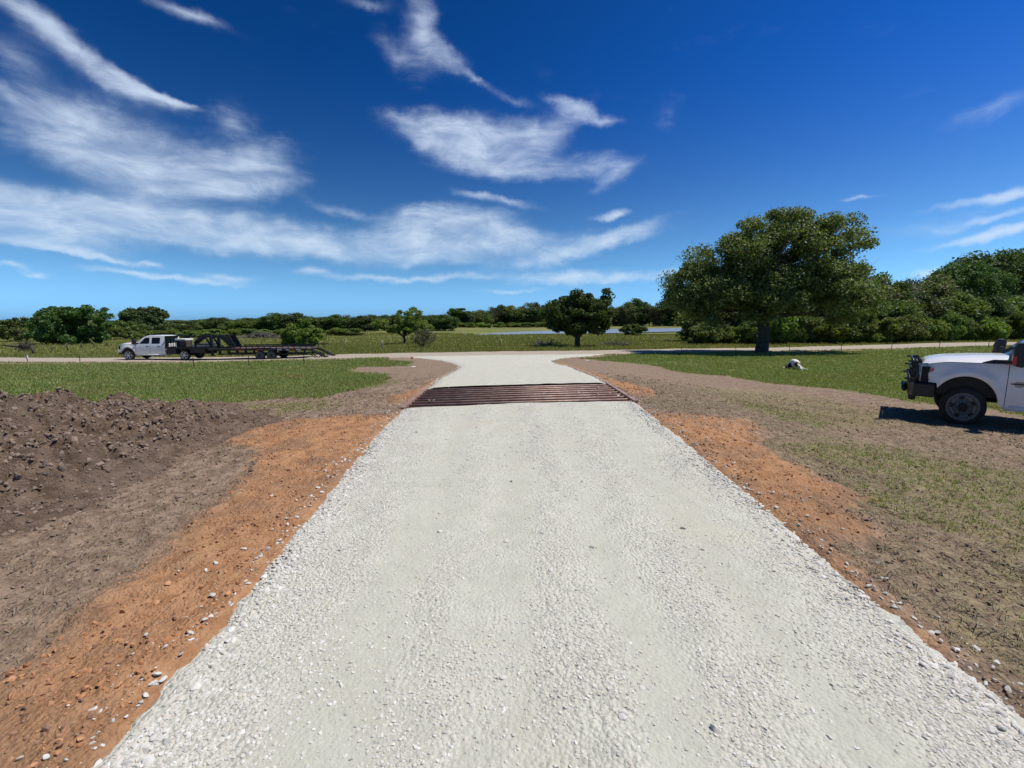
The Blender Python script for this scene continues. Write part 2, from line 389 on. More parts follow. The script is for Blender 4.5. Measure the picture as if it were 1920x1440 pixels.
# ------------------------------------------------------------------ ground masks (world polygons)
P_CLAY = [poly_w(p) for p in (
 [(760,766),(722,781),(640,780),(560,788),(500,797),(410,822),(430,838),(480,846),(470,870),(450,900),(395,950),(335,1000),(285,1040),(215,1095),(150,1150),(60,1230),(-80,1330),(-120,1600),(480,1600),(540,1180),(680,1000),(810,820)],
 [(722,748),(745,741),(785,729),(822,708),(852,692),(858,685),(866,688),(850,700),(830,716),(800,735),(775,752),(740,757)],
 [(1188,752),(1240,777),(1300,779),(1405,790),(1432,806),(1425,832),(1470,858),(1540,893),(1600,925),(1618,940),(1606,957),(1575,962),(1640,990),(1655,1015),(1600,1020),(1545,1022),(1590,1048),(1635,1095),(1720,1172),(1800,1240),(1700,1260),(1380,1000),(1150,790)],
 [(1040,680),(1060,680),(1100,695),(1150,712),(1190,722),(1235,736),(1220,745),(1180,742),(1140,725),(1090,700)])]
P_GRASS = [poly_w(p) for p in (
 # left lawn up to the road
 [(-600,760),(0,742),(110,755),(200,762),(330,756),(430,756),(520,745),(600,742),(690,728),(742,716),(700,704),(655,692),(690,687),(768,686),(772,679),(700,672),(600,676),(0,683),(-900,694)],
 # small patch by the mound
 [(232,808),(262,802),(330,802),(352,812),(330,824),(290,830),(255,826)],
 # right lawn
 [(1092,673),(1150,667),(1215,661),(1500,660),(1920,648),(2600,640),(2600,850),(1990,800),(1880,770),(1700,752),(1560,728),(1440,718),(1370,705),(1290,700),(1215,684),(1150,678)],
 )]
P_THATCH = [poly_w(p) for p in (
 [(1435,835),(1560,820),(1700,850),(1860,880),(2100,900),(2300,1100),(2000,1080),(1880,1030),(1800,1010),(1690,975),(1640,950),(1600,905),(1500,870)],
 [(1800,1070),(1900,1050),(2200,1150),(2300,1400),(2000,1300),(1850,1180)],
 [(380,760),(560,750),(640,752),(600,765),(480,785),(400,790)],
 [(1300,720),(1500,735),(1700,790),(1500,800),(1380,760)])]
def masks(x, y):
    sh = x.shape
    c = np.max([sdf(p, x, y) for p in P_CLAY], 0)
    g = np.max([sdf(p, x, y) for p in P_GRASS], 0)
    t = np.max([sdf(p, x, y) for p in P_THATCH], 0)
    yy = y.ravel(); xx = x.ravel()
    # behind the road everything is pasture
    rb = road_center(xx); g = np.maximum(g, (yy - rb) - 3.2)
    return c.reshape(sh), g.reshape(sh), t.reshape(sh)
# country road centre line and half width
ROADP = [(-2000,674.5),(-900,674.8),(0,675.5),(200,676.0),(400,675),(560,671.5),(700,667.5),(900,664.2),(1100,661.5),(1250,658.8),(1420,655.6),(1580,652.0),(1720,648.8),(1850,645.5),(2000,643)]
rp = np.array([ground_at(*p)[:2] for p in ROADP]); rp = rp[np.argsort(rp[:,0])]
print('road', rp.round(1).tolist())
RXS = np.concatenate([[-400], rp[:,0], [300]]); RYS = np.concatenate([[rp[0,1] - 1], rp[:,1], [rp[-1,1] + 50]])
def road_center(x):
    x = np.asarray(x, float); r = 0
    for k in (-4, -2, 0, 2, 4): r = r + np.interp(x + k, RXS, RYS)
    return r / 5
ROADHW = 2.9

# ------------------------------------------------------------------ ground sheet
def axis(dense0, dense1, step, far, growth=1.07):
    a = list(np.arange(dense0, dense1 + 1e-6, step)); s = step; v = dense1
    while v < far: s *= growth; v += s; a.append(v)
    s = step; v = dense0; pre = []
    while v > -far: s *= growth; v -= s; pre.append(v)
    return np.array(pre[::-1] + a)
gx = axis(-10, 10, .04, 2600, 1.055); gy = axis(1.3, 14.0, .04, 2600, 1.03)
gy = gy[gy > -60]
X, Y = np.meshgrid(gx, gy)
Z = height(X, Y)
cm, gm_, tm = masks(X, Y)
Z0 = Z.copy()
nearf = 1 - sstep(9, 22, np.hypot(X, Y))
dl_s = np.vstack([dl, dl2]); dr_s = np.vstack([dr, dr2])
drive_poly = np.vstack([dl, dl2, dr2[::-1], dr[::-1]])
dsd = sdf(drive_poly, X, Y).reshape(X.shape)
rough = (1 - sstep(-.05, .15, dsd))
def relief(x, y):
    return .04 * fbm(x * 2.2, y * 2.2, 5, 3) + .040 * fbm(x * 6, y * 6, 9, 4, .65) + .030 * (.25 - np.abs(fbm(x * 9, y * 9, 29, 3, .6)))
Z = Z + nearf * rough * relief(X, Y)
# clay spread stands a little proud of the old turf
Z = Z + .03 * sstep(-.05, .12, cm) * rough * nearf
# below the driveway sheet and the pit under the guard
Z = Z - .05 * sstep(.0, .25, dsd)
gu, gv = guard_local(X, Y)
Z = np.where((np.abs(gu) < GW / 2 + .02) & (np.abs(gv) < GD / 2 + .0), Z - .55, Z)
ny, nx = X.shape
idx = np.arange(nx * ny).reshape(ny, nx)
Fg = np.stack([idx[:-1,:-1], idx[:-1,1:], idx[1:,1:], idx[1:,:-1]], -1).reshape(-1, 4)
def attr(me, name, v):
    a = me.attributes.new(name, 'FLOAT', 'POINT'); a.data.foreach_set('value', np.ascontiguousarray(v.ravel(), np.float32))

gmt = bpy.data.materials.new('ground_soil'); gmt.use_nodes = True; t = NT(gmt.node_tree); t.n.clear()
P = t.node('ShaderNodeNewGeometry').outputs['Position']
def at_(n):
    a = t.node('ShaderNodeAttribute', attribute_name=n); return a.outputs['Fac']
nA = t.noise(P, 1.3, 5, .6); nB = t.noise(P, 7, 5, .65); nC = t.noise(P, 34, 4, .65); nD = t.noise(P, .25, 4, .5)
vst = t.mapping(P, (0,0,0), (0,0,R(20)), (26, 7, 12)); nS = t.noise(vst, 1.0, 5, .7)
edge = t.math('ADD', t.math('MULTIPLY', t.math('SUBTRACT', nB, .5), .55), t.math('MULTIPLY', t.math('SUBTRACT', nA, .5), .7))
clayf = t.ramp(t.math('ADD', at_('clay'), edge), -.16, .26)
grassf = t.ramp(t.math('ADD', at_('grass'), t.math('MULTIPLY', edge, 2.2)), -.35, .35)
thf = t.ramp(t.math('ADD', at_('thatch'), t.math('MULTIPLY', edge, 2.0)), -.5, .5)
soil = t.mix(t.ramp(nB, .35, .68), (.19,.132,.088), (.37,.27,.19))
soil = t.mix(t.math('MULTIPLY', t.ramp(nC, .5, .72), .55), soil, (.39,.30,.225))
soil = t.mix(t.math('MULTIPLY', t.ramp(nA, .5, .7), .4), soil, (.34,.25,.19))
soil = t.mix(t.math('MULTIPLY', t.ramp(nS, .56, .72), .45), soil, (.075,.052,.038))
clay = t.mix(t.ramp(nB, .32, .66), (.36,.178,.082), (.51,.285,.15))
clay = t.mix(t.math('MULTIPLY', t.ramp(nA, .48, .62), .6), clay, (.24,.160,.105))
clay = t.mix(t.math('MULTIPLY', t.ramp(nD, .45, .6), .5), clay, (.33,.19,.105))
clay = t.mix(t.math('MULTIPLY', t.ramp(nC, .54, .70), .5), clay, (.50,.29,.15))
clay = t.mix(t.math('MULTIPLY', t.ramp(nS, .56, .70), .6), clay, (.15,.075,.038))
thatch = t.mix(t.ramp(nC, .35, .65), (.17,.16,.06), (.36,.30,.16))
turf = t.mix(t.ramp(nB, .3, .7), (.105,.135,.034), (.165,.190,.055))
turf = t.mix(t.math('MULTIPLY', t.ramp(nD, .42, .62), .55), turf, (.17,.16,.06))
turf = t.mix(t.math('MULTIPLY', t.ramp(nC, .55, .75), .3), turf, (.22,.20,.10))
# far pasture has flowering streaks
sp = t.node('ShaderNodeSeparateXYZ'); t.l.new(P, sp.inputs[0])
pst = t.noise(t.mapping(P, (0,0,0), (0,0,0), (.03,.12,1)), 1, 5, .6)
past = t.mix(t.ramp(pst, .35, .65), (.115,.138,.04), (.22,.22,.07))
turf = t.mix(t.ramp(sp.outputs[1], 40, 52), turf, past)
base = t.mix(t.math('MULTIPLY', t.math('MULTIPLY', thf, t.ramp(nB, .35, .6)), .8), soil, thatch)
base = t.mix(grassf, base, turf)
base = t.mix(t.math('MULTIPLY', clayf, t.math('SUBTRACT', 1.0, t.math('MULTIPLY', grassf, .9))), base, clay)
p = t.node('ShaderNodeBsdfPrincipled'); p.inputs['Roughness'].default_value = .95; p.inputs['Specular IOR Level'].default_value = .15
t.l.new(base, p.inputs['Base Color'])
crk = t.math('SUBTRACT', 1.0, t.voro(t.mapping(P, (0,0,0), (0,0,R(25)), (1.0,.6,1.0)), 15, 'F1', 0)); crk2 = t.math('SUBTRACT', 1.0, t.voro(P, 44, 'F1', 0))
bh0 = t.math('ADD', t.math('MULTIPLY', crk, t.math('MULTIPLY', t.ramp(nA, .4, .6), .55)), t.math('MULTIPLY', crk2, .28))
bh = t.math('ADD', t.math('MULTIPLY', nC, .5), t.math('ADD', t.math('MULTIPLY', t.noise(P, 95, 3, .6), .22), t.math('MULTIPLY', nS, .5)))
bp = t.node('ShaderNodeBump'); bp.inputs['Strength'].default_value = .9; bp.inputs['Distance'].default_value = .05
t.l.new(t.math('ADD', bh, bh0), bp.inputs['Height']); t.l.new(bp.outputs[0], p.inputs['Normal'])
o_ = t.node('ShaderNodeOutputMaterial'); t.l.new(p.outputs[0], o_.inputs[0])
V = np.stack([X, Y, Z], -1).reshape(-1, 3)
me = mesh_np('ground', V, Fg, [gmt], smooth=True)
attr(me, 'clay', np.clip(cm, -3, 3)); attr(me, 'grass', np.clip(gm_, -3, 3)); attr(me, 'thatch', np.clip(tm, -3, 3))
ground = tag(link('ground', me), 'bare brown soil and orange clay with green turf', kind='structure')

# ------------------------------------------------------------------ driveway and country road sheets
def gravel_mat(name, tone, tracks=False):
    m = bpy.data.materials.new(name); m.use_nodes = True; t = NT(m.node_tree); t.n.clear()
    P = t.node('ShaderNodeNewGeometry').outputs['Position']
    cell = t.voro(P, 46, 'F1', 1); d1 = t.voro(P, 46, 'F1', 0); d2 = t.voro(P, 19, 'F1', 0); c2 = t.voro(P, 19, 'F1', 1)
    big = t.noise(P, .9, 4, .55); med = t.noise(P, 5, 5, .6); fine = t.noise(P, 120, 3, .7)
    track = t.noise(t.mapping(P, (0,0,0), (0,0,0), (2.4, .16, 1)), 1, 4, .55)
    if tracks:
        ta = t.node('ShaderNodeAttribute', attribute_name='track').outputs['Fac']
        track = t.math('ADD', t.math('MULTIPLY', track, .6), t.math('ADD', t.math('MULTIPLY', ta, .22), t.math('ADD', .10, t.math('MULTIPLY', t.math('SUBTRACT', t.noise(P, 1.7, 6, .7), .5), .6))))
    col = t.mix(t.ramp(med, .3, .7), tuple(c * .86 for c in tone), tone)
    bw = t.node('ShaderNodeRGBToBW'); t.l.new(cell, bw.inputs[0])
    col = t.mix(t.ramp(bw.outputs[0], .25, .8, .0, .35), col, tuple(min(.8, c * 1.22) for c in tone))
    col = t.mix(t.ramp(track, .42, .64, 0, .45), col, tuple(c * f for c, f in zip(tone, (.80,.81,.76))))
    col = t.mix(t.ramp(big, .52, .7, 0, .30), col, tuple(c * f for c, f in zip(tone, (1.0,.90,.80))))
    col = t.mix(t.ramp(t.noise(P, 2.3, 3, .5), .55, .7, 0, .3), col, tuple(c * f for c, f in zip(tone, (.90,.93,.97))))
    p = t.node('ShaderNodeBsdfPrincipled'); p.inputs['Roughness'].default_value = .95; p.inputs['Specular IOR Level'].default_value = .1
    t.l.new(col, p.inputs['Base Color'])
    loose = t.ramp(track, .40, .62, 1.0, .30)
    h = t.math('ADD', t.math('MULTIPLY', t.math('SUBTRACT', .6, d1), loose), t.math('MULTIPLY', t.math('SUBTRACT', .6, d2), t.math('MULTIPLY', loose, .55)))
    h = t.math('ADD', h, t.math('MULTIPLY', fine, .35))
    b = t.node('ShaderNodeBump'); b.inputs['Strength'].default_value = .95; b.inputs['Distance'].default_value = .014
    t.l.new(h, b.inputs['Height']); t.l.new(b.outputs[0], p.inputs['Normal'])
    o = t.node('ShaderNodeOutputMaterial'); t.l.new(p.outputs[0], o.inputs[0]); return m
M['gravel'] = gravel_mat('crushed_limestone', (.555,.545,.46), True)
M['road_gravel'] = gravel_mat('road_limestone', (.42,.36,.29))
def strip(name, L, Rr, rows, cols, crown, lift, mat_, zedge=-.03, cut=None, jag=.06):
    """sheet between two matching edge polylines (world xy)"""
    def resample(Pp, n):
        s = np.concatenate([[0], np.cumsum(np.linalg.norm(np.diff(Pp, axis=0), axis=1))]); u = np.linspace(0, 1, n)
        return u
    L = np.array(L); Rr = np.array(Rr); s = np.linspace(0, len(L) - 1, rows)
    li = np.stack([np.interp(s, np.arange(len(L)), L[:,k]) for k in (0,1)], -1)
    ri = np.stack([np.interp(s, np.arange(len(Rr)), Rr[:,k]) for k in (0,1)], -1)
    li[:,0] += jag * fbm(li[:,0] * 0 + 1, li[:,1] * 3, 77, 4, .7); ri[:,0] += jag * fbm(ri[:,0] * 0 + 9, ri[:,1] * 3, 78, 4, .7)
    u = np.linspace(0, 1, cols)
    PX = li[:,None,0] * (1 - u) + ri[:,None,0] * u; PY = li[:,None,1] * (1 - u) + ri[:,None,1] * u
    e = 1 - (2 * u - 1) ** 2
    prof = np.minimum(1, np.minimum(u, 1 - u) * (20 if crown > 0 else 12))
    PZ = height(PX, PY) + zedge + (lift - zedge) * prof ** .7 + crown * e
    return PX, PY, PZ
def sheet_obj(name, PX, PY, PZ, m):
    ny, nx = PX.shape; idx = np.arange(nx * ny).reshape(ny, nx)
    Fc = np.stack([idx[:-1,:-1], idx[:-1,1:], idx[1:,1:], idx[1:,:-1]], -1).reshape(-1, 4)
    return link(name, mesh_np(name, np.stack([PX, PY, PZ], -1).reshape(-1, 3), Fc, [m], smooth=True))
# near part, finely gridded, reaches behind the camera
dl0 = np.vstack([[dl[0,0] - .1, -6], [dl[0,0] - .02, 0], dl]); dr0 = np.vstack([[dr[0,0] + .1, -6], [dr[0,0] + .02, 0], dr])
# uniform stationing along y
ys = np.concatenate([np.linspace(-6, 1.2, 20)[:-1], np.linspace(1.2, 4, 130)[:-1], np.linspace(4, 10, 150)])
def edge_at(Pp, y): return np.interp(y, Pp[:,1], Pp[:,0])
c_, s_ = math.cos(gang), math.sin(gang)
yn = lambda x: gc[1] + (x - gc[0]) * math.tan(gang) - GD / 2 / c_ - .0
ys = ys[ys < 99]
u = np.linspace(0, 1, 150)
tt = np.linspace(0, 1, 300) ** 1.6
YE = np.minimum(dl[-1,1], dr[-1,1])
PX = np.zeros((300, 150)); PY = PX.copy()
for k, uu in enumerate(u):
    xe = edge_at(dl0, dl[-1,1]) * (1 - uu) + edge_at(dr0, dr[-1,1]) * uu
    yend = yn(xe)
    yy = -6 + (yend + 6) * (1 - (1 - np.linspace(0, 1, 300)) ** 1) 
    yy = np.concatenate([np.linspace(-6, 1.1, 12)[:-1], np.linspace(1.1, yend, 289)])
    PY[:,k] = yy; PX[:,k] = edge_at(dl0, yy) * (1 - uu) + edge_at(dr0, yy) * uu
jl = .15 * fbm(PX[:,:1] * 0 + 3, PY[:,:1] * 3, 71, 5, .75); jr = .15 * fbm(PX[:,-1:] * 0 + 8, PY[:,-1:] * 4, 72, 4, .75)
PX = PX + jl * (1 - u)[None] ** 6 + jr * u[None] ** 6
prof = np.minimum(1, np.minimum(u, 1 - u) * 34)[None] ** .6
rut = sum(-.012 * np.exp(-((u - c) / .055) ** 2) for c in (.27, .42, .62, .76))[None]
PZ = height(PX, PY) - .02 + .055 * prof + .03 * (1 - (2 * u - 1) ** 2)[None] + rut + .006 * fbm(PX * 6, PY * 6, 21, 4, .6) + .012 * fbm(PX * 1.2, PY * 1.2, 22, 2)
nearDR = (PX, PY, PZ)
def track_at(uu, x, y):
    wv = .012 * np.sin(y * .7) + .02 * fbm(y * .5, y * 0, 63, 2)
    return np.clip(sum(a * np.exp(-((uu + wv - c) / w_) ** 2) for c, w_, a in ((.25,.07,1),(.43,.055,.9),(.61,.05,.9),(.80,.06,1))), 0, 1)
drive = sheet_obj('driveway', PX, PY, PZ, M['gravel']); attr(drive.data, 'track', track_at(np.broadcast_to(u[None], PX.shape), PX, PY)); tag(drive, 'white crushed limestone driveway', kind='structure')
# beyond the guard: flares into the country road
a0 = np.array([gFL[:2], gFR[:2]])
d2L = np.vstack([gFL[:2] + [.02, -.03], dl2[1:]]); d2R = np.vstack([gFR[:2] + [-.02, -.03], dr2[1:]])
d2L[-1,1] += .8; d2R[-1,1] += .8
PX, PY, PZ = strip('d2', d2L, d2R, 200, 60, .02, .045, None, -.03, jag=.10)
PZ += .01 * fbm(PX * 3, PY * 3, 23, 3)
d2 = sheet_obj('driveway', PX, PY, PZ, M['gravel']); attr(d2.data, 'track', track_at(np.broadcast_to(np.linspace(0,1,60)[None], PX.shape), PX, PY)); tag(d2, 'white limestone driveway beyond the cattle guard', kind='structure')
far_poly = np.vstack([d2L, d2R[::-1]])
xs = np.concatenate([np.linspace(-400, -60, 40)[:-1], np.linspace(-60, 70, 420), np.linspace(70, 300, 40)[1:]])
vv = np.linspace(-1, 1, 16)
RC = road_center(xs); hwj = ROADHW + .25 * fbm(xs * .5, xs * 0, 31, 3) + .5 * sstep(10, 40, xs)
slope = np.gradient(RC, xs); nrm = np.sqrt(1 + slope ** 2)
PX = (xs[:,None] - slope[:,None] / nrm[:,None] * vv * hwj[:,None]); PY = (RC[:,None] + vv * hwj[:,None] / nrm[:,None])
PZ = height(PX, PY) - .04 + .13 * np.minimum(1, (1 - np.abs(vv)) * 5)[None] ** .7
sheet = sheet_obj('country_road', PX, PY, PZ, M['road_gravel']); tag(sheet, 'pale caliche country road crossing the picture', kind='structure')

# ------------------------------------------------------------------ pond
pp = [(868,629.5),(961,627),(1034,626),(1123,625),(1217,623),(1282,621),(1400,620),(1400,612.5),(1282,614.8),(1125,617.4),(1024,620),(930,624)]
pw = np.array([at_z(*q, POND_Z)[:2] for q in pp])
mw = mat('pond_water', (.22,.27,.32), .35, spec=.7, bump=.2, bscale=1.5, coord='Object')
# smooth the outline
cl = np.vstack([pw, pw[:1]]); res = []
for i in range(len(pw)):
    for k in np.linspace(0, 1, 8, endpoint=False): res.append(cl[i] * (1 - k) + cl[i + 1] * k)
res = np.array(res); ker = 9; res = np.array([res[(np.arange(i - ker // 2, i + ker // 2 + 1)) % len(res)].mean(0) for i in range(len(res))])
res += np.stack([fbm(res[:,0] * .1, res[:,1] * .1, 41) * 1.5, fbm(res[:,0] * .1, res[:,1] * .1, 42) * 1.5], -1)
bm = bmesh.new(); vs_ = [bm.verts.new((a, b, POND_Z + .03)) for a, b in res]; bm.faces.new(vs_)
me = bpy.data.meshes.new('pond'); bm.to_mesh(me); bm.free(); me.materials.append(mw)
pond = tag(link('pond', me), 'still pond behind the pasture', kind='structure')

# ------------------------------------------------------------------ stones, clods, blades (uncountable ground cover)
def stone_shape(seed, sub=1, flat=.5):
    bm = bmesh.new(); bmesh.ops.create_icosphere(bm, subdivisions=sub, radius=1.0)
    r = random.Random(seed); ax = Vector((r.uniform(.75, 1.2), r.uniform(.65, 1.0), flat * r.uniform(.8, 1.1)))
    cuts = [(Vector((r.gauss(0,1), r.gauss(0,1), r.gauss(0,1))).normalized(), r.uniform(.5, .8)) for _ in range(6)]
    for v in bm.verts:
        for nn, d in cuts:
            k = v.co.dot(nn)
            if k > d: v.co -= nn * (k - d)
        v.co = Vector((v.co.x * ax.x, v.co.y * ax.y, v.co.z * ax.z)) * r.uniform(.92, 1.08)
    V = np.array([v.co[:] for v in bm.verts]); Fc = np.array([[v.index for v in f.verts] for f in bm.faces]); bm.free(); return V, Fc
def scatter(name, pos, size, shapes, mats, label, cat=None, tilt=.5, smooth=False):
    n = len(pos); pick = rng.integers(0, len(shapes), n); Vs = []; Fs = []; off = 0
    for k, (V, Fc) in enumerate(shapes):
        ii = np.where(pick == k)[0]
        if not len(ii): continue
        a = rng.uniform(0, 2 * np.pi, len(ii)); b = rng.normal(0, tilt, len(ii)); c = rng.normal(0, tilt, len(ii))
        ca, sa, cb, sb, cc, sc_ = np.cos(a), np.sin(a), np.cos(b), np.sin(b), np.cos(c), np.sin(c)
        one = np.ones_like(a); zero = one * 0
        Rz = np.stack([np.stack([ca, -sa, zero], -1), np.stack([sa, ca, zero], -1), np.stack([zero, zero, one], -1)], 1)
        Rx = np.stack([np.stack([one, zero, zero], -1), np.stack([zero, cb, -sb], -1), np.stack([zero, sb, cb], -1)], 1)
        Ry = np.stack([np.stack([cc, zero, sc_], -1), np.stack([zero, one, zero], -1), np.stack([-sc_, zero, cc], -1)], 1)
        Rm = Rz @ Rx @ Ry
        W = np.einsum('nij,vj->nvi', Rm, V) * size[ii][:, None, None] + pos[ii][:, None, :]
        Vs.append(W.reshape(-1, 3)); Fs.append((Fc[None] + (np.arange(len(ii)) * len(V))[:, None, None] + off).reshape(-1, Fc.shape[1])); off += len(ii) * len(V)
    o = link(name, mesh_np(name, np.vstack(Vs), np.vstack(Fs), mats, smooth=smooth)); return tag(o, label, cat, kind='stuff')
def rand_mat(name, cols, rough=.95, spec=.12, trans=0.0):
    if trans: return leaf_mat(name, cols, trans, rough, spec)
    m = bpy.data.materials.new(name); m.use_nodes = True; t = NT(m.node_tree); t.n.clear()
    g = t.node('ShaderNodeNewGeometry'); cr = t.node('ShaderNodeValToRGB'); t.l.new(g.outputs['Random Per Island'], cr.inputs[0])
    e = cr.color_ramp.elements
    while len(e) < len(cols): e.new(.5)
    for i, c in enumerate(cols): e[i].position = i / (len(cols) - 1); e[i].color = (*c, 1)
    p = t.node('ShaderNodeBsdfPrincipled'); p.inputs['Roughness'].default_value = rough; p.inputs['Specular IOR Level'].default_value = spec
    nz = t.noise(g.outputs['Position'], 60, 3, .6)
    t.l.new(t.mix(t.ramp(nz, .3, .7, 0, .15), cr.outputs[0], (.35,.32,.27)), p.inputs['Base Color'])
    o = t.node('ShaderNodeOutputMaterial'); t.l.new(p.outputs[0], o.inputs[0]); return m
M['stone'] = rand_mat('limestone_chips', [(.42,.41,.37),(.56,.545,.485),(.66,.64,.585),(.54,.49,.41),(.76,.745,.70)])
M['clod'] = rand_mat('soil_clods', [(.15,.105,.075),(.22,.16,.115),(.27,.20,.15),(.18,.125,.09)])
M['clay_clod'] = rand_mat('clay_clods', [(.34,.155,.065),(.44,.20,.085),(.52,.27,.13),(.28,.16,.10)])
shapes = [stone_shape(i) for i in range(10)]; shapes_hi = [stone_shape(50 + i, 2, .5) for i in range(6)]
DX, DY, DZ = nearDR
def drive_z(x, y):
    """height of the near driveway sheet (bilinear on its rows)"""
    xl = edge_at(dl0, y); xr = edge_at(dr0, y); uu = np.clip((x - xl) / (xr - xl), 0, 1)
    pr = np.minimum(1, np.minimum(uu, 1 - uu) * 34) ** .6
    rt = sum(-.012 * np.exp(-((uu - c) / .055) ** 2) for c in (.27, .42, .62, .76))
    return height(x, y) - .02 + .055 * pr + .03 * (1 - (2 * uu - 1) ** 2) + rt + .006 * fbm(x * 6, y * 6, 21, 4, .6) + .012 * fbm(x * 1.2, y * 1.2, 22, 2), uu
def ground_z(x, y):
    c, g, tmk = masks(x, y); ds = sdf(drive_poly, x, y).reshape(x.shape)
    nf = 1 - sstep(9, 22, np.hypot(x, y)); rg = (1 - sstep(-.05, .15, ds))
    z = height(x, y) + nf * rg * relief(x, y)
    return z + .03 * sstep(-.05, .12, c) * rg * nf - .05 * sstep(0, .25, ds), c, g, tmk, ds
def loosely(uu, y, x):
    """how much loose stone lies on this part of the driveway"""
    e = np.minimum(uu, 1 - uu)
    l = .42 * (1 - .80 * track_at(uu, x, y)) + 1.0 * np.exp(-(e / .075) ** 2) + .22 * np.exp(-((uu - .53) / .05) ** 2)
    return np.clip(l * (.12 + 1.5 * sstep(-.2, .45, fbm(x * 1.6, y * 1.0, 61, 5, .7))), 0, 1)
# fine and coarse chips on the near driveway
N = 300000
y = 1.1 + (9.8) * rng.random(N) ** 1.5; xl = edge_at(dl0, y); xr = edge_at(dr0, y); uu = rng.random(N); x = xl + (xr - xl) * uu
z, uu = drive_z(x, y); keep = (rng.random(N) < loosely(uu, y, x) * np.clip(1.25 - y * .08, .35, 1)) & (y < yn(x) - .02); x, y, z, uu = x[keep], y[keep], z[keep], uu[keep]
e = np.minimum(uu, 1 - uu); s = (.0045 + .0095 * rng.random(len(x)) ** 2.6 + .009 * np.exp(-(e / .07) ** 2) * rng.random(len(x)) ** 1.2)
s = s * (1 + .035 * np.clip(y - 3, 0, 9))
scatter('gravel_stones', np.stack([x, y, z + s * .05], -1), s, shapes, [M['stone']], 'loose white limestone chips strewn on the driveway', tilt=.25)
# larger stones
N = 5200
y = 1.1 + 10 * rng.random(N) ** 1.3; uu = rng.random(N); e = rng.random(N) < .62
uu = np.where(e, np.where(rng.random(N) < .5, rng.random(N) * .08 - .012, 1.012 - rng.random(N) * .08), uu)
x = edge_at(dl0, y) * (1 - uu) + edge_at(dr0, y) * uu; z, q = drive_z(x, y); k = (y < yn(x) - .03) & (e | (rng.random(N) < .10)); x, y, z = x[k], y[k], z[k]
s = .012 + .018 * rng.random(len(x)) ** 2
scatter('gravel_stones', np.stack([x, y, z + s * .08], -1), s, shapes_hi, [M['stone']], 'larger white limestone rocks along the driveway edges', tilt=.25)
# strays on the clay beside the driveway
N = 1500; y = 1.1 + 9.6 * rng.random(N) ** 1.1; side = rng.random(N) < .45; off = rng.exponential(.11, N)
x = np.where(side, edge_at(dl0, y) - off, edge_at(dr0, y) + off); z, c, g, tk, ds = ground_z(x, y); s = .005 + .020 * rng.random(N) ** 4
scatter('stray_stones', np.stack([x, y, z + s * .3], -1), s, shapes_hi, [M['stone']], 'stray white stones scattered over the orange clay')
# chips spilled on the right hand clay and stones beyond the guard
N = 450; x = rng.normal(3.55, .45, N); y = rng.normal(7.8, .6, N); z, c, g, tk, ds = ground_z(x, y); k = (c > 0) & (ds < 0); s = .006 + .012 * rng.random(N) ** 2
scatter('stray_stones', np.stack([x, y, z + s * .3], -1)[k], s[k], shapes, [M['stone']], 'white stones spilled on the clay right of the driveway')
# edge stones beyond the guard
N = 1800; k = rng.random(N); i = k * (len(d2L) - 2.2); 
lx = np.stack([np.interp(i, np.arange(len(d2L)), d2L[:,q]) for q in (0,1)], -1); rx = np.stack([np.interp(i, np.arange(len(d2R)), d2R[:,q]) for q in (0,1)], -1)
w_ = np.where(rng.random(N) < .5, rng.random(N) ** 2 * .07 - .01, 1.01 - rng.random(N) ** 2 * .07)[:,None]; q = lx * (1 - w_) + rx * w_
s = .012 + .018 * rng.random(N) ** 2
scatter('gravel_stones', np.stack([q[:,0], q[:,1], height(q[:,0], q[:,1]) + .02], -1), s, shapes, [M['stone']], 'white stones edging the driveway beyond the cattle guard')

# ---- soil mound at the left
mc = np.array([-8.2, 5.5]); 
def mound_h(x, y):
    dx = (x - mc[0]); dy = (y - mc[1])
    a = np.arctan2(dy, dx); r = np.hypot(dx / 4.8, dy / 6.0) * (1 + .10 * np.sin(a * 3 + 1) + .06 * np.sin(a * 7)) + .10 * fbm(x * .9, y * .9, 81, 3)
    m = .86 * (1 - sstep(0.05, 1.0, r)) ** .95
    lump = .24 * fbm(x * 1.7, y * 1.7, 82, 4, .55) + .36 * (.2 - np.abs(fbm(x * 3.2, y * 3.2, 83, 4, .65))) + .10 * fbm(x * 9, y * 9, 84, 4, .65)
    return m + lump * sstep(.03, .30, m)
mx_ = np.arange(-13.5, -2.6, .03); my_ = np.arange(1.2, 12.5, .03); MX, MY = np.meshgrid(mx_, my_)
MHt = mound_h(MX, MY); gz0, _, _, _, _ = ground_z(MX, MY); MZ = gz0 + MHt - .05
ny, nx = MX.shape; idx = np.arange(nx * ny).reshape(ny, nx)
Fc = np.stack([idx[:-1,:-1], idx[:-1,1:], idx[1:,1:], idx[1:,:-1]], -1).reshape(-1, 4)
kp = (MHt.ravel()[Fc].max(1) > .02); Fc = Fc[kp]; used = np.unique(Fc); remap = np.full(nx * ny, -1); remap[used] = np.arange(len(used))
ms = bpy.data.materials.new('mound_soil'); ms.use_nodes = True; t = NT(ms.node_tree); t.n.clear()
P = t.node('ShaderNodeNewGeometry').outputs['Position']
nB = t.noise(P, 5, 5, .65); nC = t.noise(P, 30, 4, .65); nA = t.noise(P, 1.2, 4, .5)
soil = t.mix(t.ramp(nB, .35, .65), (.155,.104,.070), (.285,.200,.142)); soil = t.mix(t.math('MULTIPLY', t.ramp(nC, .52, .72), .5), soil, (.33,.25,.19))
soil = t.mix(t.math('MULTIPLY', t.ramp(nA, .52, .68), .5), soil, (.27,.20,.15))
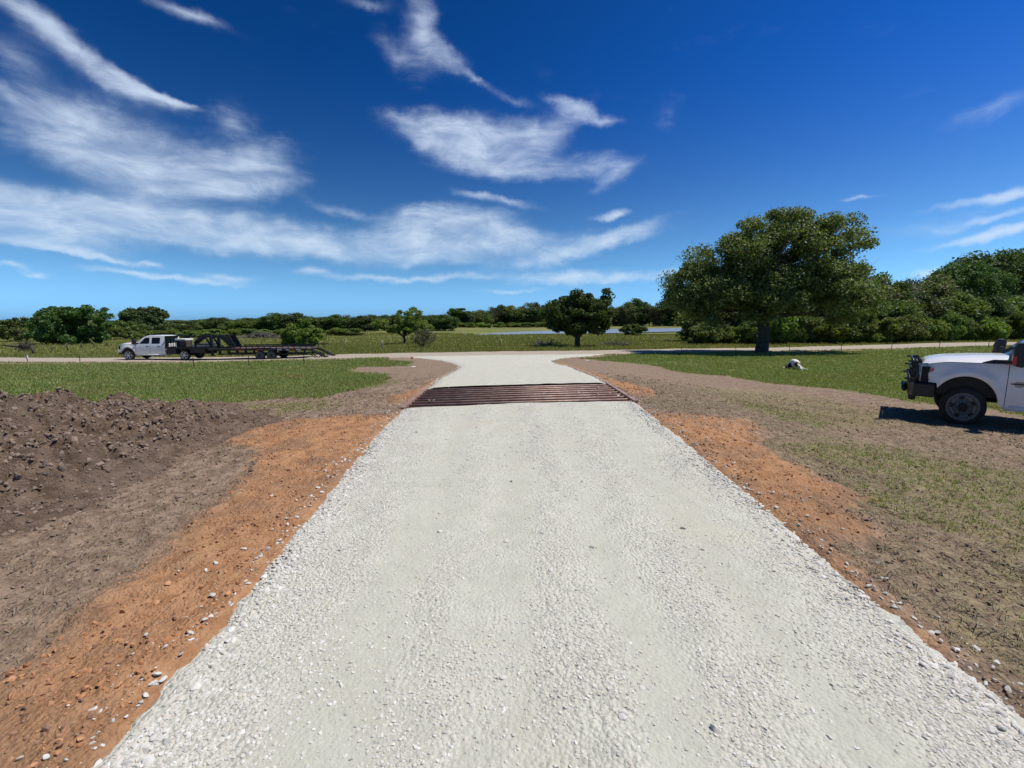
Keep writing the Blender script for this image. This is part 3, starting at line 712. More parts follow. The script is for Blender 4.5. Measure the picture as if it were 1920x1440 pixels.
p = t.node('ShaderNodeBsdfPrincipled'); p.inputs['Roughness'].default_value = .97; p.inputs['Specular IOR Level'].default_value = .1; t.l.new(soil, p.inputs['Base Color'])
b = t.node('ShaderNodeBump'); b.inputs['Strength'].default_value = .9; b.inputs['Distance'].default_value = .05; t.l.new(t.math('ADD', t.math('MULTIPLY', nC, .6), t.noise(P, 90, 3, .6)), b.inputs['Height']); t.l.new(b.outputs[0], p.inputs['Normal'])
o_ = t.node('ShaderNodeOutputMaterial'); t.l.new(p.outputs[0], o_.inputs[0])
Vm = np.stack([MX, MY, MZ], -1).reshape(-1, 3)[used]
mound = tag(link('soil_mound', mesh_np('soil_mound', Vm, remap[Fc], [ms], smooth=True)), 'heap of lumpy dug brown soil at the left edge', 'soil heap')
# clods on the mound and on the bare soil
N = 60000; x = rng.uniform(-13, -3, N); y = rng.uniform(1.2, 12, N); mh = mound_h(x, y); z, c, g, tk, ds = ground_z(x, y)
k = (mh > .04) | ((c < .1) & (g < -.1) & (rng.random(N) < .30)); s = .008 + .030 * rng.random(N) ** 3.2; s = np.where(mh > .2, s * 1.3, s * .8)
zz = z + np.maximum(mh - .05, 0)
scatter('soil_clods', np.stack([x, y, zz + s * .2], -1)[k], s[k], shapes, [M['clod']], 'brown clods of earth on and around the soil heap', tilt=1.0)
N = 1100; x = rng.uniform(-11.5, -4.0, N); y = rng.uniform(2, 11, N); mh = mound_h(x, y); z = ground_z(x, y)[0]; s = .025 + .06 * rng.random(N) ** 3; k = mh > .15
scatter('soil_clods', np.stack([x, y, z + mh - .05 + s * .1], -1)[k], s[k], shapes_hi, [M['clod']], 'big lumps of earth lying on the soil heap', tilt=1.0)
# clods over clay and soil
N = 170000; th_ = rng.uniform(R(-52), R(52), N); r = 1.6 + 14 * rng.random(N) ** 1.15; x = r * np.sin(th_); y = r * np.cos(th_)
z, c, g, tk, ds = ground_z(x, y); base_ = (ds < -.03) & (y > 1.0)
cl_n = fbm(x * 1.5, y * 1.5, 91, 3)
k = base_ & (c > .05) & (rng.random(N) < .30 + .5 * sstep(-.1, .4, cl_n)); s = (.003 + .018 * rng.random(N) ** 5) * (1 + .04 * r)
scatter('clay_clods', np.stack([x, y, z + s * .15], -1)[k], s[k], shapes, [M['clay_clod']], 'small orange clay crumbs beside the driveway', tilt=1.0)
k = base_ & (c <= .05) & (g < .2) & (rng.random(N) < .25 + .45 * sstep(-.1, .4, cl_n)); s = (.003 + .016 * rng.random(N) ** 5) * (1 + .04 * r)
scatter('soil_clods', np.stack([x, y, z + s * .15], -1)[k], s[k], shapes, [M['clod']], 'small brown crumbs of bare soil', tilt=1.0)

# ---- grass
def blades(name, x, y, z, hgt, wid, mats, label, lean=.5, flat=False, per=5):
    n = len(x); n5 = n * per
    bx = np.repeat(x, per) + rng.normal(0, 1, n5) * np.repeat(hgt, per) * .35; by = np.repeat(y, per) + rng.normal(0, 1, n5) * np.repeat(hgt, per) * .35
    bz = np.repeat(z, per); h = np.repeat(hgt, per) * rng.uniform(.5, 1.15, n5); wd = np.repeat(wid, per) * rng.uniform(.7, 1.3, n5)
    a = rng.uniform(0, 2 * np.pi, n5); la = rng.uniform(0, 2 * np.pi, n5); ll = h * np.abs(rng.normal(0, lean, n5))
    ux, uy = np.cos(a) * wd / 2, np.sin(a) * wd / 2
    if flat:
        tx, ty, tz = bx + np.cos(la) * h, by + np.sin(la) * h, bz + rng.uniform(.0, .012, n5); ux, uy = -np.sin(la) * wd / 2, np.cos(la) * wd / 2
        bz = bz + rng.uniform(0, .02, n5)
        mx2, my2, mz2 = (bx + tx) / 2, (by + ty) / 2, (bz + tz) / 2 + h * .12 * rng.random(n5)
    else:
        tx, ty, tz = bx + np.cos(la) * ll, by + np.sin(la) * ll, bz + h / np.sqrt(1 + (ll / h) ** 2)
        mx2, my2, mz2 = bx + (tx - bx) * .35, by + (ty - by) * .35, bz + (tz - bz) * .6
    V = np.stack([np.stack([bx - ux, by - uy, bz - .01], -1), np.stack([bx + ux, by + uy, bz - .01], -1),
                  np.stack([mx2 + ux * .8, my2 + uy * .8, mz2], -1), np.stack([mx2 - ux * .8, my2 - uy * .8, mz2], -1), np.stack([tx, ty, tz], -1)], 1)
    i = np.arange(n5)[:, None] * 5
    T = np.concatenate([i + [0,1,2], i + [0,2,3], i + [3,2,4]], 0)
    return tag(link(name, mesh_np(name, V.reshape(-1, 3), T, mats)), label, kind='stuff')
M['blade'] = leaf_mat('grass_blades', [(.15,.21,.045),(.21,.27,.065),(.29,.33,.10),(.42,.39,.20)], .3, .6, .2, (.30,.28,.11))
M['blade_far'] = leaf_mat('pasture_blades', [(.17,.205,.05),(.25,.28,.075),(.34,.33,.11)], .3, .6, .2, (.30,.29,.10))
M['straw'] = rand_mat('dry_straw', [(.20,.16,.085),(.30,.25,.14),(.14,.13,.05),(.38,.33,.21)], .8)
# mown turf near
N = 260000; th_ = rng.uniform(R(-56), R(56), N); r = 5 + 66 * rng.random(N) ** 1.6; x = r * np.sin(th_); y = r * np.cos(th_)
z, c, g, tk, ds = ground_z(x, y); nz = fbm(x * .8, y * .8, 95, 4, .6)
rb = road_center(x)
k = (g + nz * .9 > .0) & (ds < -.1) & (c < 0) & (y < rb - ROADHW - .1) & (mound_h(x, y) < .05)
x, y, z, r_, nz = x[k], y[k], z[k], r[k], nz[k]; hg = (.025 + .04 * rng.random(len(x)) + .07 * np.clip(nz, 0, 1) + .07 * (rng.random(len(x)) < .03)) * (1 + .008 * r_)
blades('grass', x, y, z, hg, .004 + .00085 * r_, [M['blade']], 'short green grass of the lawn on both sides of the driveway', per=4)
# ragged tufts and live blades in the thatch, right foreground
N = 60000; th_ = rng.uniform(R(-52), R(52), N); r = 2.4 + 10 * rng.random(N); x = r * np.sin(th_); y = r * np.cos(th_)
z, c, g, tk, ds = ground_z(x, y); nz = fbm(x * 1.3, y * 1.3, 96, 4, .6); k = (ds < -.15) & (c < -.02) & (g < .3) & (mound_h(x, y) < .03) & (tk + nz * 1.3 > .15) & (y > .9)
k = k & (rng.random(N) < .6)
blades('grass', x[k], y[k], z[k], .022 + .03 * rng.random(k.sum()), .004 + .0006 * r[k], [M['blade']], 'thin trampled green grass in the bare soil', lean=1.4, per=4)
N = 60000; th_ = rng.uniform(R(5), R(52), N); r = 2.0 + 12 * rng.random(N) ** 1.1; x = r * np.sin(th_); y = r * np.cos(th_)
z, c, g, tk, ds = ground_z(x, y); k = (ds < -.15) & (c < -.02) & (g < .5) & (y > .9) & (rng.random(N) < .35 + .65 * sstep(-.2, .3, fbm(x, y, 97, 3)))
blades('dry_straw', x[k], y[k], z[k] + .004, .04 + .07 * rng.random(k.sum()), .0028 + .0004 * r[k], [M['straw']], 'flattened dry straw over the soil right of the driveway', flat=True, per=2)
N = 5000; th_ = rng.uniform(R(-58), R(-8), N); r = 3 + 9 * rng.random(N); x = r * np.sin(th_); y = r * np.cos(th_)
z, c, g, tk, ds = ground_z(x, y); k = (ds < -.15) & (c < .02) & (g < .5) & (mound_h(x, y) < .02) & (y > 1)
blades('dry_straw', x[k], y[k], z[k] + .004, .03 + .05 * rng.random(k.sum()), .003 + .0003 * r[k], [M['straw']], 'bits of dry straw over the soil left of the driveway', flat=True, per=2)
# pasture beyond the road
N = 70000; th_ = rng.uniform(R(-60), R(60), N); yy = 38 + 95 * rng.random(N) ** 1.6; x = yy * np.tan(th_); k = np.abs(x) < 150; x, y = x[k], yy[k]
rb = road_center(x); k = (y > rb + ROADHW + .4) & (sdf(res, x, y) < -1); x, y = x[k], y[k]; nz = fbm(x * .15, y * .15, 98, 4)
blades('pasture_grass', x, y, height(x, y), (.18 + .18 * rng.random(len(x)) + .15 * np.clip(nz, 0, 1)) , .014 + .0007 * y, [M['blade_far']], 'taller rough grass of the pasture beyond the road', per=4)
# verge along the road, ragged
N = 9000; x = rng.uniform(-50, 66, N); sd = rng.random(N) < .5; y = road_center(x) + np.where(sd, 1, -1) * (ROADHW + .15 + rng.exponential(.35, N))
k = sdf(far_poly, x, y) < -.2; x, y = x[k], y[k]
mj = (y < road_center(x)) & (x > -9.5) & (x < 5.5); x, y = x[~mj], y[~mj]
blades('grass', x, y, height(x, y), .07 + .09 * rng.random(len(x)), .015 + rng.random(len(x)) * .01, [M['blade_far']], 'ragged grass along the verges of the road', per=4)

# ------------------------------------------------------------------ trees
def ortho(d):
    a = np.cross(d, [0, 0, 1.0]); n = np.linalg.norm(a)
    a = a / n if n > 1e-3 else np.array([1.0, 0, 0]); return a, np.cross(d, a)
def tree_mesh(seed, H, W, lobes, n_clump, n_leaf, leaf, trunk_r, fork, mleaf, mbark, clump_r=.09, shell=.55, bare=0.0, twigs=0, droop=.0, D=None, dens=1.0, stems=1, aspect=1.6):
    """returns (branches mesh, crown mesh). lobes: (x, y, z, rx, ry, rz) in units of W/2, W/2, H"""
    rg = np.random.default_rng(seed); D = D or W
    L = np.array(lobes, float); C = L[:, :3] * [W / 2, D / 2, H]; Rr = L[:, 3:] * [W / 2, D / 2, H]
    vol = Rr.prod(1); pk = rg.choice(len(L), n_clump, p=vol ** .75 / (vol ** .75).sum())
    d = rg.normal(size=(n_clump, 3)); d /= np.linalg.norm(d, axis=1)[:, None]
    rad = np.where(rg.random(n_clump) < shell, rg.uniform(.80, 1.0, n_clump), rg.random(n_clump) ** .45 * .9)
    cc = C[pk] + d * rad[:, None] * Rr[pk]; cc[:, 2] = np.maximum(cc[:, 2], H * .06)
    # limbs
    mb = MB(); forkp = np.array([0, 0, fork * H])
    for st in range(stems):
        o = np.array([rg.normal(0, .12 * W * .5), rg.normal(0, .12 * W * .5), 0]) if stems > 1 else np.zeros(3)
        tp = forkp + (o * .25 if stems > 1 else 0) + [rg.normal(0, .012 * H), 0, 0]; m_ = (o + tp) / 2 + [rg.normal(0, .012 * H), rg.normal(0, .012 * H), 0]
        r0 = trunk_r / (stems ** .5)
        mb.tube([o + [0, 0, -.15], o + [0, 0, .05 * H * .3], o + (m_ - o) * .5, m_, tp], [r0 * 1.55, r0 * 1.15, r0, r0 * .95, r0 * .9], 12 if trunk_r > .3 else 8)
    order = rg.permutation(n_clump); nl = n_clump if (twigs and n_clump < 100) else min(n_clump, 60 if n_clump > 60 else 22)
    mains = []
    for j in range(7 if stems == 1 else 5):
        tgt = cc[order[j % n_clump]] * [.55, .55, .8]; a = forkp; mid = a + (tgt - a) * .5 + rg.normal(0, .03 * H, 3)
        mb.tube([a - [0, 0, .02 * H], mid, tgt], [trunk_r * .62, trunk_r * .42, trunk_r * .22], 7, cap=False); mains.append((mid, tgt))
    for j in order[:nl]:
        tgt = cc[j]; best = min(mains, key=lambda q: np.linalg.norm(q[1] - tgt)); a = best[0] + (best[1] - best[0]) * rg.random()
        mid = a + (tgt - a) * .5 + rg.normal(0, .035 * H, 3)
        mb.tube([a, mid, tgt], [trunk_r * .22, trunk_r * .13, trunk_r * .04], 5, cap=False)
    if twigs:
        for j in range(twigs):
            i = rg.integers(n_clump); a = cc[i] + rg.normal(0, clump_r * H * .12, 3); dd = (a - forkp); dd = dd / (np.linalg.norm(dd) + 1e-6) + rg.normal(0, .45, 3) + [0, 0, .25]
            Lw = rg.uniform(.03, .09 if n_leaf < 2000 else .055) * H; b_ = a + dd * Lw; mb.tube([a - dd * Lw * .3, a + rg.normal(0, .01 * H, 3), b_], [max(.02, trunk_r * .05), max(.014, trunk_r * .032), .006], 3, cap=False)
    bo = bpy.data.meshes.new('branches'); bo.from_pydata([tuple(map(float, v)) for v in mb.v], [], mb.f); bo.materials.append(mbark)
    bo.polygons.foreach_set('use_smooth', np.ones(len(bo.polygons), bool)); bo.update()
    if n_leaf == 0: return bo, None
    # leaves
    wgt = rg.uniform(.35, 1.4, n_clump); wgt /= wgt.sum(); ci = rg.choice(n_clump, n_leaf, p=wgt); cr = clump_r * H * rg.uniform(.6, 1.4, n_clump)
    g = rg.normal(size=(n_leaf, 3)); g /= np.linalg.norm(g, axis=1)[:, None]; g *= (rg.random(n_leaf) ** .42)[:, None]
    pos = cc[ci] + g * cr[ci][:, None] * [1.15, 1.15, .72]; pos[:, 2] = np.maximum(pos[:, 2], .1)
    pos[:, 2] -= droop * np.hypot(pos[:, 0], pos[:, 1])
    nrm = rg.normal(size=(n_leaf, 3)) * .8 + g * .6 + [0, 0, .55]; nrm /= np.linalg.norm(nrm, axis=1)[:, None]
    tmp = rg.normal(size=(n_leaf, 3)); a = np.cross(nrm, tmp); a /= np.linalg.norm(a, axis=1)[:, None]; b_ = np.cross(nrm, a)
    ls = leaf * rg.uniform(.45, 1.5, n_leaf)
    a = a * (ls * .5 * aspect ** .5)[:, None]; b_ = b_ * (ls * .5 / aspect ** .5)[:, None]; fold = nrm * (ls * .12)[:, None]
    V = np.stack([pos - a, pos - b_ * 1.0 + fold, pos + a, pos + b_ + fold], 1).reshape(-1, 3)
    return bo, mesh_np('crown', V, np.arange(n_leaf * 4).reshape(-1, 4), [mleaf])
def place_tree(name, base, meshes, label, cat='tree', group=None, scale=(1,1,1), rz=0.0):
    r = empty(name, (float(base[0]), float(base[1]), float(base[2]) - .03), rz); r.scale = scale
    tag(r, label, cat, group)
    o = link('trunk', meshes[0], r)
    if meshes[1] is not None: link('crown', meshes[1], r)
    return r
def spec(px, pyb, pyt, wpx):
    """base point, height and width in metres from photograph measures"""
    g = ground_at(px, pyb); z = zc_of(g)
    # rays through the top at the same horizontal distance
    d = pix_dir(px, pyt); tpar = g[1] / d[1]; H = CAMH + d[2] * tpar - g[2]
    return g, float(H), float(wpx / F * z)

# --- the big oak
g, H, W = spec(1428, 661, 376, 378); print('oak', g, H, W)
OAK = [(-.62,0,.40,.36,.5,.16),(-.38,0,.58,.42,.6,.20),(0,0,.66,.48,.7,.30),(.05,0,.85,.26,.4,.13),(.34,0,.72,.42,.6,.20),(.70,0,.79,.27,.4,.12),(.78,.1,.40,.34,.5,.17),
       (.45,-.1,.42,.5,.6,.20),(-.80,0,.40,.18,.3,.08),(-.30,-.2,.36,.45,.5,.14),(.9,.1,.30,.22,.4,.12),(.15,-.3,.45,.5,.5,.2),(-.55,.0,.26,.3,.4,.08),(-.5,0,.50,.5,.6,.2),(.1,0,.5,.8,.6,.2)]
place_tree('oak_tree', g, tree_mesh(11, H, W, OAK, 520, 150000, .165, .52, .27, M['oak_leaf'], M['bark'], clump_r=.066, shell=.60, twigs=1100, D=W * .62), 'huge spreading oak with a thick dark trunk beside the road')
# --- dense tree in front of the pond
g, H, W = spec(1083, 650, 538, 128); print('mid tree', g, H, W)
place_tree('broad_tree', g, tree_mesh(12, H, W, [(-.1,0,.55,.75,.8,.30),(-.55,0,.58,.42,.5,.20),(.5,0,.60,.45,.6,.26),(.72,0,.82,.2,.3,.15),(0,0,.80,.42,.5,.13),(-.25,0,.38,.7,.6,.13),(.35,0,.36,.5,.5,.12),(-.5,0,.75,.2,.3,.08)],
    190, 36000, .22, .33, .18, M['dark_leaf'], M['bark'], clump_r=.082, shell=.65), 'dense dark green tree standing before the pond')
# --- light airy tree and its grey companion
g, H, W = spec(757, 645, 573, 112)
place_tree('airy_tree', g, tree_mesh(13, H, W, [(.2,0,.72,.42,.5,.24),(-.35,0,.48,.5,.5,.15),(.5,0,.45,.45,.5,.17),(-.75,0,.55,.2,.3,.08),(.1,0,.4,.7,.5,.1)],
    80, 13000, .20, .17, .22, M['bright_leaf'], M['bark'], clump_r=.08, shell=.6, twigs=70), 'light green airy tree with sprawling limbs in the pasture')
g, H, W = spec(795, 652, 612, 52)
place_tree('bare_bush', g, tree_mesh(14, H, W, [(0,0,.5,.9,.9,.42)], 70, 1600, .12, .10, .15, M['olive_leaf'], M['twig_grey'], clump_r=.14, twigs=420, stems=4), 'leafless grey twiggy bush beside the airy tree', 'bush')
g, H, W = spec(567, 655, 597, 76)
place_tree('leafy_shrub', g, tree_mesh(15, H, W, [(0,0,.45,.95,.9,.40),(.1,0,.75,.5,.5,.22),(-.5,0,.3,.5,.5,.2)], 85, 15000, .20, .12, .15, M['bright_leaf'], M['bark'], clump_r=.11, stems=3), 'yellow green shrub behind the trailer ramps', 'bush')
g, H, W = spec(1187, 629, 606, 56)
place_tree('pond_bush', g, tree_mesh(16, H, W, [(0,0,.45,.98,.8,.42),(-.4,0,.55,.5,.5,.3),(.45,0,.5,.5,.5,.3)], 60, 7000, .34, .15, .12, M['mid_leaf'], M['bark'], clump_r=.16, stems=3), 'low rounded green bush at the near bank of the pond', 'bush')
# --- left side trees
g, H, W = spec(140, 645, 563, 128); print('left', g, H, W)
place_tree('spreading_tree', g, tree_mesh(17, H, W, [(0,0,.45,.85,.8,.35),(-.4,0,.68,.45,.5,.17),(.35,0,.75,.5,.5,.2),(-.85,0,.66,.16,.3,.06),(.8,0,.6,.25,.3,.12),(0,0,.25,.95,.8,.22),(-.3,0,.3,.6,.8,.3)], 200, 30000, .28, .22, .12, M['dark_leaf'], M['bark'], clump_r=.10, shell=.6), 'broad dark tree left of the pickup with ragged top')
g, H, W = spec(281, 628, 575, 92)
place_tree('round_tree', g, tree_mesh(18, H, W, [(-.1,0,.55,.8,.8,.42),(.65,0,.28,.4,.5,.2)], 130, 16000, .42, .3, .12, M['cedar_leaf'], M['bark'], clump_r=.13, shell=.7), 'round topped dark tree standing behind the pickup cab')
g, H, W = spec(235, 636, 600, 120)
place_tree('yellow_shrub', g, tree_mesh(19, H, W, [(0,0,.5,.95,.8,.45),(-.6,0,.5,.4,.5,.4)], 60, 9000, .28, .12, .12, M['mid_leaf'], M['bark'], clump_r=.15, stems=3), 'yellow green thicket between the two left trees', 'bush')
g, H, W = spec(45, 640, 593, 100)
place_tree('scrub_tree', g, tree_mesh(20, H, W, [(0,0,.5,.95,.8,.40),(.1,0,.8,.4,.5,.14),(-.6,0,.55,.5,.5,.3)], 80, 11000, .28, .14, .15, M['mid_leaf'], M['bark'], clump_r=.12, stems=2, twigs=40), 'scrubby green tree at the far left edge')
# --- library for treelines
LB = {}
def lib(k, *a, **kw): LB[k] = tree_mesh(*a, **kw)
rl = [(0,0,.6,.85,.85,.36),(-.5,0,.5,.45,.5,.3),(.5,0,.55,.45,.5,.3),(0,0,.3,.8,.8,.25)]
lib('round', 31, 9, 9, [(0,0,.55,.9,.9,.42),(-.4,0,.6,.5,.5,.3),(.45,0,.55,.5,.5,.28),(0,0,.22,.8,.8,.2)], 90, 13000, .40, .25, .15, M['dark_leaf'], M['bark'], clump_r=.15, shell=.7)
lib('round2', 32, 9, 9, [(0,0,.5,.9,.9,.42),(.2,0,.78,.5,.5,.2),(-.55,0,.4,.4,.5,.3)], 90, 13000, .40, .25, .15, M['cedar_leaf'], M['bark'], clump_r=.15, shell=.7)
lib('mid', 33, 9, 8, rl, 90, 12500, .38, .22, .15, M['mid_leaf'], M['bark'], clump_r=.15, shell=.7)
lib('olive', 34, 9, 8, rl, 80, 7500, .34, .22, .15, M['olive_leaf'], M['bark_grey'], clump_r=.12, shell=.7, twigs=160)
lib('bare', 35, 9, 7, [(0,0,.6,.85,.85,.38)], 60, 500, .3, .2, .25, M['olive_leaf'], M['twig_grey'], clump_r=.12, twigs=520)
lib('bush', 36, 3, 5, [(0,0,.45,.95,.95,.45),(-.4,0,.5,.5,.5,.3)], 45, 5000, .28, .1, .12, M['bright_leaf'], M['bark'], clump_r=.17, stems=3)
lib('bush_d', 37, 3, 5, [(0,0,.45,.95,.95,.45),(.4,0,.5,.5,.5,.3)], 45, 5000, .28, .1, .12, M['mid_leaf'], M['bark'], clump_r=.17, stems=3)
lib('tall', 38, 9, 6, [(0,0,.78,.9,.9,.2),(-.5,0,.6,.5,.5,.14),(.4,0,.62,.5,.5,.12)], 40, 4200, .5, .22, .5, M['dark_leaf'], M['bark_grey'], clump_r=.09, shell=.8)
lib('big', 40, 9, 11, [(0,0,.55,.9,.9,.42),(-.4,0,.72,.5,.5,.22),(.45,0,.66,.5,.5,.28),(0,0,.25,.8,.8,.2)], 170, 34000, .22, .3, .15, M['dark_leaf'], M['bark'], clump_r=.11, shell=.75)
KIND_H = dict(big=9, round=9, round2=9, mid=9, olive=9, bare=9, bush=3, bush_d=3, tall=9)
KIND_W = dict(big=11, round=9, round2=9, mid=8, olive=8, bare=7, bush=5, bush_d=5, tall=6)
LBL = dict(big='big dark green tree', round='dark round crowned tree', round2='dark cedar green tree', mid='mid green leafy tree', olive='thin olive grey half bare tree', bare='leafless grey tree',
           bush='bright green low bush', bush_d='dull green low bush', tall='tall tree with a high flat crown')
def row(kinds, xs, yb, yt, wpx, where, group, jit=.0):
    for i, px in enumerate(xs):
        k = kinds[i % len(kinds)] if not callable(kinds) else kinds(i)
        b = (yb(px) if callable(yb) else yb) + random.uniform(-.4, .4) * (1 if jit else 0); tp = (yt(px) if callable(yt) else yt) + random.uniform(-jit, jit)
        g, H, W = spec(px, b, tp, (wpx(px) if callable(wpx) else wpx) * random.uniform(.72, 1.38))
        place_tree(('bush' if 'bush' in k else 'tree'), g, LB[k], LBL[k] + ' ' + where, 'bush' if 'bush' in k else 'tree', group,
                   (W / KIND_W[k], W / KIND_W[k] * random.uniform(.9, 1.1), H / KIND_H[k]), random.uniform(0, 6.28))
ri = lambda a, b, s: [a + i * s + random.uniform(-.25, .25) * s for i in range(int((b - a) / s) + 1)]
interp = lambda xs, ys: (lambda x: float(np.interp(x, xs, ys)))
G1 = 'trees of the far treeline across the pasture'
# far left
row(['round','mid','olive','round2'], ri(-160, 110, 26), 622, interp([-200,0,60,110],[600,598,602,604]), 46, 'at the far left of the pasture', G1, 2)
row(['mid','olive','round2'], ri(190, 335, 24), 622, 606, 40, 'on the skyline behind the white pickup', G1, 2)
row(['round2','round','mid'], ri(345, 505, 19), 622, interp([330,360,400,470,510],[612,602,596,597,599]), 42, 'on the skyline behind the trailer neck', G1, 1.5)
row(['bush','bush_d'], ri(200, 420, 30), 631, 617, 36, 'along the pasture edge behind the truck', 'bushes along the far pasture edge', 2)
row(['round','olive','round2'], ri(512, 700, 21), 622, interp([500,530,550,580,610,640,660,700],[592,587,586,595,598,588,592,590]), 42, 'in the treeline left of the airy tree', G1, 3)
row(['bush','bush_d'], ri(430, 700, 34), 629, 615, 34, 'below the treeline at mid left', 'bushes along the far pasture edge', 2)
row(['round','round2'], ri(700, 850, 22), 620, interp([690,760,800,830,850],[590,592,594,590,588]), 44, 'in the treeline behind the airy tree', G1, 2)
row(['bare','olive','round2','bare','mid'], ri(850, 1030, 13), 613, interp([850,880,920,960,990,1020],[586,583,577,575,566,574]), 34, 'in the treeline left of the pond tree', G1, 4)
row(['tall'], [862, 985, 1000], 613, 576, 34, 'rising from the treeline left of the pond tree', G1, 5)
row(['bush_d','bush'], ri(830, 1050, 26), 614, 604, 34, 'on the far bank of the pond at left', 'bushes on the far bank of the pond', 1)
row(['round','round2','bare','olive'], ri(1130, 1300, 15), 611, interp([1130,1160,1180,1220,1260,1300],[574,570,562,572,560,552]), 40, 'in the treeline right of the pond tree', G1, 4)
row(['round','bare'], ri(1300, 1900, 40), 611, 560, 60, 'in the woods behind the oak', G1, 5)
row(['bush'], ri(1140, 1300, 30), 610, 603, 30, 'on the far bank of the pond at right', 'bushes on the far bank of the pond', 1)
BK = 'dark trees standing deep in the far woods'
row(['round2','round','mid'], ri(-160, 1320, 17), 606.5, interp([-200,0,200,340,520,700,850,960,1030,1130,1200,1300],[603,602,603,601,597,594,592,580,578,576,578,568]), 50, 'deep in the woods behind the treeline', BK, 2)
# hedgerow behind the road at the right
G2 = 'trees and shrubs of the hedgerow behind the road'
hb = interp([1290,1400,1600,1900,2100],[646,645,644,638,634])
row(['mid','olive','round'], ri(1320, 1620, 34), lambda x: hb(x) - 5, interp([1300,1350,1450,1620],[575,560,545,505]), 90, 'in the hedgerow behind the oak', G2, 6)
row(['olive','mid','bare'], ri(1630, 1790, 30), lambda x: hb(x) - 7, interp([1630,1660,1700,1740,1780],[512,508,510,516,545]), 76, 'in the hedgerow between the oak and the tall trees', G2, 5)
row(['big'], [1800, 1850, 1900, 1965, 2040], lambda x: hb(x) - 9, interp([1790,1810,1850,1900,2000],[500,476,468,464,460]), 150, 'towering over the hedgerow above the near pickup', 'tall dark trees at the right', 3)
row(['mid','olive','round2','mid'], ri(1660, 2080, 30), lambda x: hb(x) - 3, interp([1640,1700,1760,1850,2000],[575,556,552,560,560]), 74, 'in the front rank of the hedgerow at right', G2, 8)
row(['bush_d','mid','bush_d','bush'], ri(1305, 2060, 23), lambda x: hb(x), interp([1290,1400,1500,1640,1800,2000],[612,600,590,588,590,588]), 52, 'at the foot of the hedgerow behind the road', G2, 9)
row(['bare'], [1880, 1905, 1940], lambda x: hb(x) - 4, 548, 60, 'in the hedgerow below the tall trees', G2, 3)

# ------------------------------------------------------------------ posts, poles, debris
def tpost(px, pyb, pyt, r=.022, lean=0.0):
    g, H, W = spec(px, pyb, pyt, 1); root = empty('fence_post', g, 0, ry=lean)
    b = MB(); b.box(-r, r, -.004, .004, -.2, H); b.box(-.004, .004, .004, r * 1.6, -.2, H); b.build('stem', M['post_metal'], root)
    c = MB()
    for k in range(6): z = H * (.25 + .13 * k); c.box(-r * .5, r * .5, -.016, -.004, z, z + .012)
    c.build('studs', M['post_metal'], root); return root, H
for (px, yb, yt, side) in [(150,680,666,0),(364,690,671,0),(467,686,668,0),(570,683,666,0),(1277,662,650,1),(1379,662,648,1),(1480,661,644,1),(1577,659,645,1),(1671,657,641,1),(1761,655,638,1),(1853,652,633,1)]:
    o, H = tpost(px, yb, yt, lean=random.uniform(-.05, .05))
    if side == 0: tag(o, 'thin dark steel fence post in the lawn before the road, left of the driveway', 'fence post', 'steel fence posts left of the driveway')
    else: tag(o, 'thin dark steel fence post by the road near the oak, right of the driveway', 'fence post', 'steel fence posts right of the driveway')
o, H = tpost(52, 680, 667); tag(o, 'steel fence post with a white top at the far left', 'fence post')
b = MB(); b.box(-.07, .07, -.03, .03, H - .25, H + .03); b.build('white_cap', M['white_cap'], o)
def wpost(px, yb, yt, m, label, r=.07, lean=0.0, group=None):
    g, H, W = spec(px, yb, yt, 1); b = MB(); k = random.Random(px)
    pts = [(k.gauss(0, .02), 0, -.2), (k.gauss(0, .02), 0, H * .5), (lean * H, 0, H)]
    o = b.tube(pts, [r * 1.1, r, r * .8], 9).build('wooden_post', m, None, tuple(g), smooth=True); return tag(o, label, 'wooden post', group)
for px, yb, yt in [(648,655,638),(717,655,638)]: wpost(px, yb, yt, M['pale_wood'], 'pale crooked wooden post in the pasture left of the airy tree', .06, .08, 'pale posts left of the airy tree')
for px, yb, yt in [(940,652,636),(1010,652,634)]: wpost(px, yb, yt, M['pale_wood'], 'pale wooden post behind the road, left of the pond tree', .06, -.04, 'pale posts left of the pond tree')
for px, yb, yt in [(1148,649,635),(1225,647,630),(1299,646,630)]: wpost(px, yb, yt, M['pale_wood'], 'pale wooden post behind the road, right of the pond tree', .06, .03, 'pale posts right of the pond tree')
for px, yb, yt in [(98,661,650),(127,659,643),(153,654,642),(176,651,641),(201,649,640)]: wpost(px, yb, yt, M['dark_wood'], 'weathered dark post of the old fence behind the road at left', .07, .02, 'old fence posts at left')
wpost(63, 665, 648, M['dark_wood'], 'thick dark leaning post beside the fallen tree at left', .11, -.09)
wpost(325, 622, 600, M['dark_wood'], 'thin dark pole on the skyline behind the pickup', .10)
wpost(873, 612, 583, M['pale_wood'], 'pale dead trunk in the treeline left of the pond', .22)
wpost(1848, 629, 549, M['pale_wood'], 'pale bare pole above the hedgerow at right', .13)
# pale snag with crooked arms above the hedgerow
g, H, W = spec(1756, 629, 542, 60); root = tag(empty('utility_pole', g), 'grey pole with a bowed crossarm above the hedgerow', 'utility pole')
MB().tube([(0,0,-.2),(0,0,H*.5),(0,0,H)], [.14,.12,.10], 10).build('pole', M['pale_wood'], root, smooth=True)
MB().tube([(-1.6,-.18,H-.95),(-.9,-.18,H-.62),(0,-.18,H-.5),(.8,-.18,H-.40),(1.8,-.18,H-.42)], .07, 8).build('crossarm', M['pale_wood'], root, smooth=True)
